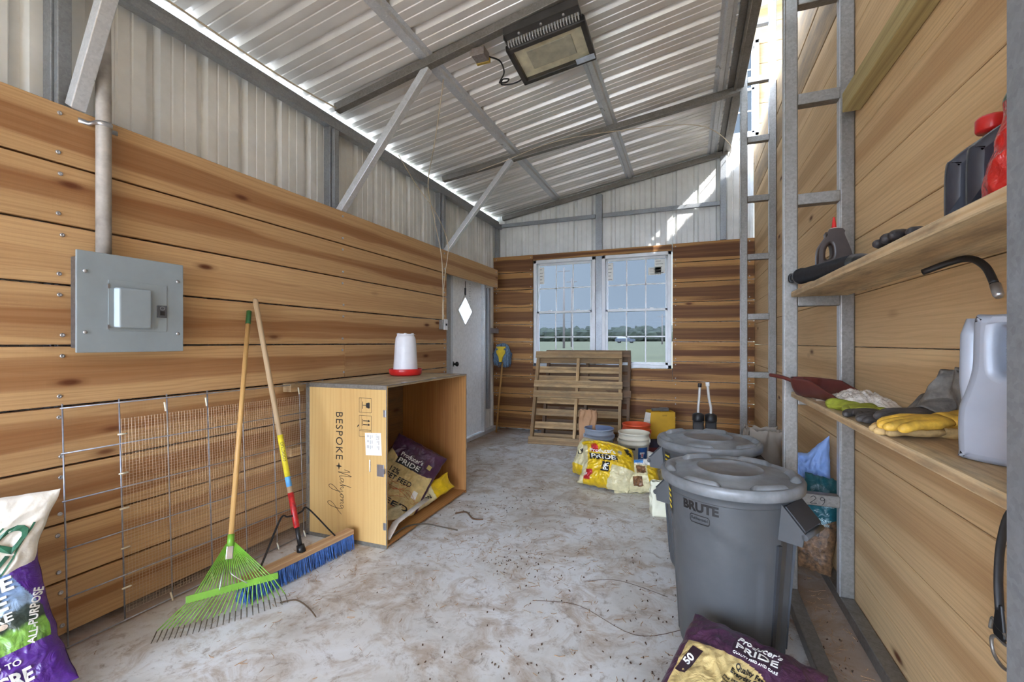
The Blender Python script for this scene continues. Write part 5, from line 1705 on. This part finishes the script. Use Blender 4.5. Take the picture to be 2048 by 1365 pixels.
def oil_bottle():
    c = V((.608, 2.40, ZU)); M = Matrix.Translation(c)
    t = thing('oil_bottle', 'dark oil bottle with red nozzle on the upper shelf', 'bottle', c)
    dk = plain('dark brown bottle', (56, 46, 42), .4, 0, .15, 20)
    out = [(-.050, 0), (.050, 0), (.053, .01), (.052, .10), (.045, .15), (.020, .225), (.018, .245), (-.018, .245), (-.020, .225), (-.044, .185), (-.053, .145), (-.053, .01)]
    hole = [(-.036, .125), (-.018, .128), (-.012, .15), (-.016, .185), (-.024, .188), (-.036, .165)]
    curve_plate([smooth2(out), smooth2(hole)], .065, .012, M).build('bottle_body', dk, t)
    MB().lathe([(0, .245), (.020, .245), (.021, .262), (.012, .266), (0, .266)], 24, M).build('cap', plain('white cap', (200, 198, 196), .4), t)
    MB().lathe([(.010, .266), (.009, .275), (.004, .315), (0, .316)], 20, M).build('nozzle', RED, t)
    f = lambda x, y, h: M @ V((x, -.0335 - h, .055 + y))
    l = MB().patch(f, -.050, -.045, .050, .038, .0005, 1, 1); lo = l.build('label', plain('green label', (40, 66, 48), .5), t)
    b2 = MB().patch(f, -.050, .0, .050, .025, .001, 1, 1)
    x = MB(); x.text('TRAVELLER', .022, f, 0, .012, 3, .0006, .0012, bold=.015, w=.098); x.build('label_lettering', WHITEP, lo)
    x = MB(); x.patch(f, -.05, -.002, .05, .001, .001, 1, 1); x.patch(f, -.05, .026, .05, .029, .001, 1, 1); x.build('red_line', RED, lo)
def smooth2(pts, k=3): return [(p.x, p.y) for p in smooth_line([(a, b, 0) for a, b in pts], k, True)]
oil_bottle()
def grease_gun():
    a, b = V((.498, 2.50, 1.600)), V((.585, 1.72, 1.556)); d = (b - a).normalized()
    t = thing('grease_gun', 'black grease gun lying along the upper shelf', 'grease gun', (.54, 2.1, ZU))
    bk = plain('black gun steel', (36, 38, 42), .3, .3, .2, 30)
    MB().tube([a, a + d * .004, a + d * .03, a + d * .031, a + d * .55], [.034, .0375, .0375, .0335, .0335], 28).build('barrel', bk, t)
    MB().tube([a + d * .55, a + d * .60, a + d * .70, b], [.0335, .028, .012, .008], 20).build('head', bk, t)
    MB().tube([b, b + d * .018], .006, 10).build('coupler', WHITEP, t)
    MB().tube(smooth_line([a, a - d * .03, a - d * .035 + V((-.03, 0, .012)), a - d * .032 + V((-.032, 0, -.02)), a - d * .03 + V((0, 0, -.015))]), .007, 8).build('pull_handle', bk, t)
    tag(MB().tube(smooth_line([(.50, 2.38, ZU + .008), (.515, 2.2, ZU + .012), (.50, 2.0, ZU + .01), (.52, 1.85, ZU + .008)]), .003, 6).build('twine', plain('brown twine', (150, 124, 90), .8)), 'loose brown twine beside the grease gun', 'twine')
    fn = MB().lathe([(.012, 0), (.014, .02), (.045, .06), (.047, .06)], 24, Matrix.Translation((.497, 2.49, ZU + .013)) @ Matrix.Rotation(PI * .46, 4, 'Y') @ Matrix.Scale(.26, 4, V((1, 0, 0))))
    o = fn.build('funnel', RED); m = o.modifiers.new('t', 'SOLIDIFY'); m.thickness = .002
    tag(o, 'red plastic funnel under the grease gun end', 'funnel')
grease_gun()

def glove(name, lab, M, mat, curl=.3, cuff=.06, spread=1.0, s=1.0, cuffmat=None, cuffflare=1.15, lift=0.0, seed=1):
    rr = random.Random(seed)
    t = thing(name, lab, 'glove', None, M=Matrix.Translation(M.translation))
    Ms = M @ Matrix.Scale(s, 4)
    mb = MB()
    mb.ball((0, .045, .017), (.044, .055, .016), 20, Ms)
    mb.ball((.012, .02, .015), (.032, .035, .015), 16, Ms)
    for i, (x, L) in enumerate(((-.033, .068), (-.012, .080), (.011, .076), (.032, .058))):
        a = x * 3.0 * spread + rr.uniform(-.06, .06)
        p = V((x, .075, .016)); pts = [p + V((0, -.03, 0))]
        bend = curl * rr.uniform(.6, 1.3); z = 0; ang = 0
        for k in range(4):
            pts.append(p.copy()); ang += bend * .35
            st = L / 3
            p = p + V((math.sin(a) * st * math.cos(ang), math.cos(a) * st * math.cos(ang), -math.sin(ang) * st * .5 + (.004 if k == 0 else 0)))
            p.z = max(p.z, .011)
        mb.tube([Ms @ q for q in smooth_line(pts, 4)], [.0115 * s] * (4 * (len(pts) - 1) - 2) + [.010 * s, .008 * s, .004 * s], 10)
    tp = [V((.030, .02, .014)), V((.050, .040, .014)), V((.064, .064, .013)), V((.070, .085, .012))]
    mb.tube([Ms @ q for q in smooth_line(tp, 4)], [.014 * s] * 8 + [.0125 * s, .011 * s, .010 * s, .009 * s, .005 * s], 10)
    o = mb.build('glove_hand', mat, t); fuse(o, .0028 * s, 3)
    cf = MB()
    def g(u, v):
        a = u * 2 * PI; k = cuffflare ** (v * 2)
        wob = 1 + .08 * math.sin(a * 3 + v * 3 + seed)
        return Ms @ V((math.cos(a) * .036 * k * wob, .015 - v * cuff * 1.4, .017 + math.sin(a) * .015 * (1 + v * .5) * wob + lift * v * v + .004 * noise.noise(V((a, v * 3, seed)))))
    cf.grid(g, 36, 10); q = cf.build('glove_cuff', cuffmat or mat, t); m = q.modifiers.new('t', 'SOLIDIFY'); m.thickness = .0022; m.offset = -1
    return t
def gm(x, y, z, yaw, pitch=0, roll=0):
    return Matrix.Translation((x, y, z)) @ Matrix.Rotation(math.radians(yaw), 4, 'Z') @ Matrix.Rotation(math.radians(pitch), 4, 'X') @ Matrix.Rotation(math.radians(roll), 4, 'Y')
GRN = plain('lime green knit', (150, 158, 50), .7, 0, .15, 40, .2); GRY = plain('grey knit glove', (116, 112, 106), .8, 0, .25, 30, .3)
DKG = plain('dark rubber palm', (72, 68, 66), .7, 0, .25, 30, .3); YLW = plain('yellow leather', (206, 162, 60), .6, 0, .25, 25, .35); LTHR = plain('worn tan leather', (190, 158, 104), .7, 0, .25, 25, .35)
BLK = plain('black leather', (50, 46, 46), .6, 0, .25, 25, .3)
glove('work_glove', 'lime green work glove on lower shelf by the plastic bag', gm(.535, 1.90, ZL, -160, 0), GRN, .2, .07, s=.95, seed=2)
glove('work_glove', 'dark grey work glove under the green glove', gm(.545, 1.80, ZL - .001, 172, 0), DKG, .3, .06, s=.95, cuffmat=GRN, seed=5)
glove('work_glove', 'grey knit glove with fingers towards the shelf edge', gm(.60, 1.66, ZL, 118, 0), DKG, .25, .07, cuffmat=GRY, lift=.05, seed=7)
glove('work_glove', 'grey knit glove stacked upon another grey glove', gm(.615, 1.58, ZL + .032, 125, -6), DKG, .4, .07, cuffmat=GRY, lift=.03, seed=9)
glove('leather_glove', 'yellow leather glove on top at right of grey gloves', gm(.60, 1.43, ZL + .030, 108, -4), YLW, .5, .05, s=1.08, seed=11)
glove('leather_glove', 'tan leather glove beneath the yellow glove', gm(.60, 1.46, ZL, 100, 0), LTHR, .3, .05, s=1.05, seed=13)
glove('work_glove', 'black leather glove on upper shelf beside the dark jugs', gm(.60, 1.50, ZU, 140, 0), BLK, .6, .08, s=1.25, lift=.035, cuffflare=1.25, seed=15)
# standing grey gauntlet cuff
def gauntlet():
    t = None
    def g(u, v):
        a = (u - .5) * 2
        x = a * .085 * (1 - .75 * v ** 1.6) ; z = v * .165 * (1 - .10 * abs(a))
        y = -.020 * (1 - a * a) * (1 - v) + .012 * math.sin(a * 4 + v * 3) + .012 * noise.noise(V((a * 2, v * 3, 4)))
        M = Matrix.Translation((.655, 1.60, ZL + .012)) @ Matrix.Rotation(math.radians(-62), 4, 'Z') @ Matrix.Rotation(-.12, 4, 'X')
        return M @ V((x + .02 * v, y, z))
    o = MB().grid(g, 28, 24).build('glove_gauntlet', GRY); m = o.modifiers.new('t', 'SOLIDIFY'); m.thickness = .012
    tag(o, 'grey fabric gauntlet standing against board wall', 'glove')
gauntlet()
def scoop():
    a = V((.378, 2.525, 1.120)); b = V((.470, 2.40, 1.100)); e = V((.600, 1.98, 1.05))
    t = thing('feed_scoop', 'red-brown plastic feed scoop at far end of lower shelf', 'scoop', (.54, 2.2, ZL))
    SC = plain('red brown plastic', (92, 40, 34), .4, 0, .1, 12)
    d = (e - b); d.z = 0; L = d.length; d.normalize(); sd = V((d.y, -d.x, 0))
    def g(u, v):
        an = PI * (1.0 + u); w = .062 * min(1, (v * 6 + .15) ** .5)
        dep = .072 * min(1, (v * 5 + .1) ** .6) * (1 - max(0, v - .45) / .55 * .92 * 1.0)
        top = ZL + .085 - .070 * max(0, v - .45) / .55
        return b + d * L * v + sd * math.cos(an) * w + V((0, 0, top - b.z - 0 + math.sin(an) * (top - ZL - .003 if dep else 0) * 1.0 * (1 if v > 0 else 1)))
    o = MB().grid(g, 28, 28).build('scoop_bowl', SC, t); m = o.modifiers.new('t', 'SOLIDIFY'); m.thickness = .004
    mb = MB()
    bw = MB()
    c0 = g(.5, 0); 
    def cap(u, v):
        p = g(u, 0); c = V((b.x, b.y, ZL + .085)); return c.lerp(p, v)
    bw.grid(cap, 28, 3); bw.build('scoop_back', SC, t)
    MB().tube(smooth_line([a, a.lerp(b, .5) + V((0, 0, .002)), b + V((0, 0, -.008)), b + d * .03 + V((0, 0, -.02))]), [.0135] * 6 + [.012] * 13, 12, flat=.7).build('handle', SC, t)
scoop()
pb = MB()
def pg(side):
    def f(u, v):
        a = u * 2 - 1; c = v * 2 - 1; e = max(0, 1 - a * a) ** .5 * max(0, 1 - c * c) ** .5
        n1 = noise.noise(V((a * 3, c * 3, 2))); n2 = 1 - 2 * abs(noise.noise(V((a * 5, c * 5, 8))))
        return V((.605 + a * .085, 2.05 + c * .17, ZL + .003 + (e * (.045 + .015 * n1 + .014 * n2) if side else 0)))
    return f
pb.grid(pg(1), 40, 50); pb.grid(pg(0), 10, 10, flip=True)
PLB = film('white plastic bag', (222, 216, 206), .25, .08, 10, .7)
tag(pb.build('plastic_bag', PLB), 'crumpled white plastic bag on lower shelf by scoop', 'bag')
tag(MB().box((.54, 2.26, ZL + .004), (.10, .16, .007)).build('cardboard_scrap', plain('dusty card', (150, 132, 112), .8)), 'flat dusty cardboard scrap under the scoop', 'cardboard')

def jug(name, lab, M, out, hole, depth, mat, capc=None, capm=None, bevel=.016):
    t = thing(name, lab, 'jug', None, M=Matrix.Translation(M.translation))
    mb = curve_plate([smooth2(out, 4)] + ([smooth2(hole, 4)] if hole else []), depth, bevel, M)
    o = mb.build('jug_body', mat, t)
    if capc:
        MB().lathe([(0, 0), (.024, 0), (.026, .004), (.026, .028), (.022, .034), (0, .034)], 24, M @ Matrix.Translation((capc[0], 0, capc[1])), 0, lambda r, z, a: (r * (1 + .02 * math.cos(a * 16)), z)).build('cap', capm, t)
    return t
SILV = plain('silver grey jug plastic', (156, 162, 173), .35, .1, .05, 6)
Mj = Matrix.Translation((.548, 1.232, ZL)) @ Matrix.Rotation(math.radians(-50), 4, 'Z')
tj = jug('oil_jug', 'large silver-grey oil jug on lower shelf near right post', Mj,
    [(.0, .02), (.008, .002), (.10, 0), (.185, .002), (.193, .02), (.193, .15), (.185, .19), (.165, .215), (.160, .24), (.160, .290), (.145, .298), (.05, .298), (.028, .296), (.024, .25), (.022, .19), (.010, .14), (0, .10)],
    [(.064, .272), (.085, .272), (.125, .258), (.130, .245), (.085, .185), (.068, .180), (.062, .20)], .082, SILV, None, None, .016)
MB().tube([Mj @ V((.026, 0, .292)), Mj @ V((.026, 0, .26)), Mj @ V((.030, 0, .16)), Mj @ V((.032, 0, .105)), Mj @ V((.034, 0, .085))], [.014, .019, .022, .020, .006], 24, flat=1.9).build('handle_column', SILV, tj)
rd = MB()
for i in range(14): rd.ball(Mj @ V((.062, -.0, .190 + i * .0055)), (.003, .014, .0018), 8)
rd.build('grip_ribs', SILV, tj)
for i, z in enumerate((.05, .085, .12, .155)):
    for yy in (-.012, .012):
        MB().ball(Mj @ V((.0 + (.0 if z < .11 else .008) , yy, z)), (.0015, .003, .003), 8).build('dimple', plain('dim mark', (120, 124, 132), .5) if 'dim mark' not in bpy.data.materials else bpy.data.materials['dim mark'], tj)
jug('oil_jug', 'pale jug corner just showing behind near right post', Matrix.Translation((.590, 1.02, ZL)) @ Matrix.Rotation(-PI / 2, 4, 'Z'),
    [(0, .01), (.01, 0), (.11, 0), (.12, .01), (.12, .13), (.09, .17), (.03, .17), (0, .13)], None, .10, plain('white jug plastic', (206, 206, 210), .35), (.06, .17), WHITEP)
def white_bottle():
    c = V((.668, 1.405, ZL)); M = Matrix.Translation(c)
    t = thing('cleaner_bottle', 'white bottle with blue label behind the silver jug', 'bottle', c)
    MB().lathe([(0, 0), (.040, 0), (.044, .006), (.044, .15), (.041, .17), (.028, .195), (.016, .215), (.016, .23), (0, .23)], 36, M).build('bottle_body', plain('white bottle plastic', (212, 210, 214), .35), t)
    MB().lathe([(.0, .228), (.019, .228), (.019, .25), (0, .252)], 20, M).build('cap', WHITEP, t)
    f = lambda x, y, h: M @ V(((.0445 + h) * math.cos(PI + .3 + x / .0445), (.0445 + h) * math.sin(PI + .3 + x / .0445), .085 + y))
    lo = MB().patch(f, -.065, -.055, .065, .045, .0004, 24, 1).build('label', plain('blue label', (52, 82, 170), .4, 0, .08, 60), t)
    x = MB()
    for i in range(6): x.text('directions for use and storage', .010, f, .0, .03 - i * .015, 0, .0004, .0006, w=.09)
    x.build('label_lettering', WHITEP, lo)
white_bottle()
DJ = plain('dark slate jug plastic', (54, 56, 66), .25, .1, .1, 10)
o1 = [(0, .012), (.012, 0), (.15, 0), (.162, .012), (.162, .19), (.15, .225), (.10, .232), (.05, .205), (.012, .175), (0, .15)]
h1 = [(.085, .195), (.125, .205), (.135, .18), (.125, .14), (.112, .15), (.105, .175)]
jug('slate_jug', 'left dark slate jug on upper shelf, narrow edge lit', Matrix.Translation((.558, 1.345, ZU)) @ Matrix.Rotation(-.30, 4, 'Z'), o1, h1, .056, DJ, (.075, .222), RED, .024)
jug('slate_jug', 'right dark slate jug on upper shelf touching the red bag', Matrix.Translation((.558, 1.258, ZU)) @ Matrix.Rotation(-.30, 4, 'Z'), o1, h1, .056, DJ, None, None, .024)
def red_bag():
    M = frame((0, 0, 0), (-.75, -.65, .05), -9); M.translation = V((.600, 1.12, ZU + .005))
    RB = film('red glossy film', (190, 40, 34), .22)
    GB = film('green print film', (58, 92, 76), .3, .4, 30)
    bag = Bag(M, .17, .37, .10, seed=121, wr=.012)
    t = thing('foil_bag', 'glossy red bag standing on upper shelf at right post', 'bag', (.595, 1.175, ZU))
    bag.mesh([RB, GB, PAPER], lambda u, v: 1 if (u < -.35 and .05 < v < .62) else (2 if u > .35 and -.5 < v < -.25 else 0), parent=t)
red_bag()
tag(MB().tube(smooth_line([(.60, 1.56, 1.475), (.66, 1.50, 1.497), (.672, 1.44, 1.47), (.672, 1.40, 1.42)]), .0085, 12).build('rubber_hose', BLACK), 'black rubber hose hanging under the upper shelf', 'hose')
tag(MB().tube([(.672, 1.398, 1.418), (.672, 1.385, 1.392), (.672, 1.382, 1.386)], [.010, .010, .007], 12).build('hose_fitting', CHROME), 'metal fitting at lower end of the rubber hose', 'fitting')
def strap():
    t = thing('rubber_strap', 'black rubber tie-down strap with hook on right wall', 'strap', (.71, 1.46, .5))
    b = MB().tube(smooth_line([(.715, 1.30, .93), (.712, 1.41, .89), (.712, 1.455, .80), (.712, 1.468, .70), (.712, 1.463, .62)]), .0095, 10, flat=.5)
    b.build('strap_band', BLACK, t)
    e = MB().prism([(-.010, .0), (.010, 0), (.022, -.075), (.018, -.085), (-.018, -.085), (-.022, -.075)], -.004, .004, Matrix.Translation((.712, 1.463, .635)) @ Matrix.Rotation(PI / 2, 4, 'Z'))
    bev(e.build('strap_end', BLACK, t), .003)
    h = MB().tube(smooth_line([(.712, 1.50, .555), (.712, 1.49, .585), (.712, 1.47, .575), (.712, 1.445, .572), (.712, 1.425, .562), (.712, 1.44, .548), (.712, 1.475, .548), (.712, 1.495, .53), (.712, 1.485, .498), (.712, 1.45, .487), (.712, 1.41, .500)]), .0042, 8)
    h.build('s_hook', STEEL_D, t)
strap()

# ------------------------------------------------------------ litter on the slab
def litter():
    rr = random.Random(77)
    for nm, lab, mat, n, spots in (
        ('straw_litter', 'scattered straw and wood shavings on the slab', plain('straw litter', (158, 126, 92), .9, 0, .5, 300), 1300, ((-1.30, 3.0, .55, .6), (-.95, 2.45, .35, .25), (-1.1, 3.9, .8, .8), (-.2, 2.2, .5, .5), (-.9, 1.8, .9, .7), (-1.9, 2.0, .25, .4), (.585, 1.9, .05, .6))),
        ('dark_crumbs', 'dark crumbs of soil and bark on the slab', plain('dark crumbs', (74, 54, 40), .95, 0, .5, 300), 420, ((-.95, 2.42, .14, .07), (-.25, 2.1, .5, .5), (-.45, 1.55, .25, .2), (-1.35, 3.2, .35, .3), (-.05, 1.7, .18, .4), (.585, 1.6, .05, .5)))):
        mb = MB()
        for i in range(n):
            x, y, sx, sy = spots[min(len(spots) - 1, int(rr.random() ** 1.0 * len(spots)))]
            px, py = rr.gauss(x, sx), rr.gauss(y, sy)
            if px < -2.3 or px > .68 or py > 5.9 or py < .3: continue
            if .2 < (px - .17) ** 2 * 10 + (py - 2.1) ** 2 * 10 < .0: continue
            L = rr.uniform(.006, .045) if nm[0] == 's' else rr.uniform(.003, .009)
            w = rr.uniform(.0006, .0016) if nm[0] == 's' else rr.uniform(.0015, .0035)
            a = rr.uniform(0, PI); d = V((math.cos(a), math.sin(a), 0)) * L / 2
            z = w * .6 + .001
            m = V((px, py, z)); b_ = V((-d.y, d.x, 0)) * rr.uniform(-.3, .3)
            mb.tube([m - d, m + b_, m + d + V((0, 0, rr.uniform(0, .006)))], w, 4)
        tag(mb.build(nm, mat), lab, 'litter', kind='stuff')
    for pts, lab in (([(-.52, 2.35, .003), (-.35, 2.42, .006), (-.1, 2.36, .003)], 'thin curved twig in mid floor, far one'), ([(-.72, 2.08, .003), (-.5, 2.12, .005), (-.22, 2.0, .003), (-.02, 2.12, .003)], 'thin curved twig in mid floor, near one'), ([(-1.62, 2.92, .006), (-1.55, 2.96, .012), (-1.45, 2.88, .006), (-1.38, 2.9, .004)], 'curl of dark bark on floor before the crate')):
        tag(MB().tube(smooth_line(pts), .0011 if 'twig' in lab else .006, 6).build('twig' if 'twig' in lab else 'bark_curl', plain('litter brown', (88, 64, 44), .9)), lab, 'twig')
litter()
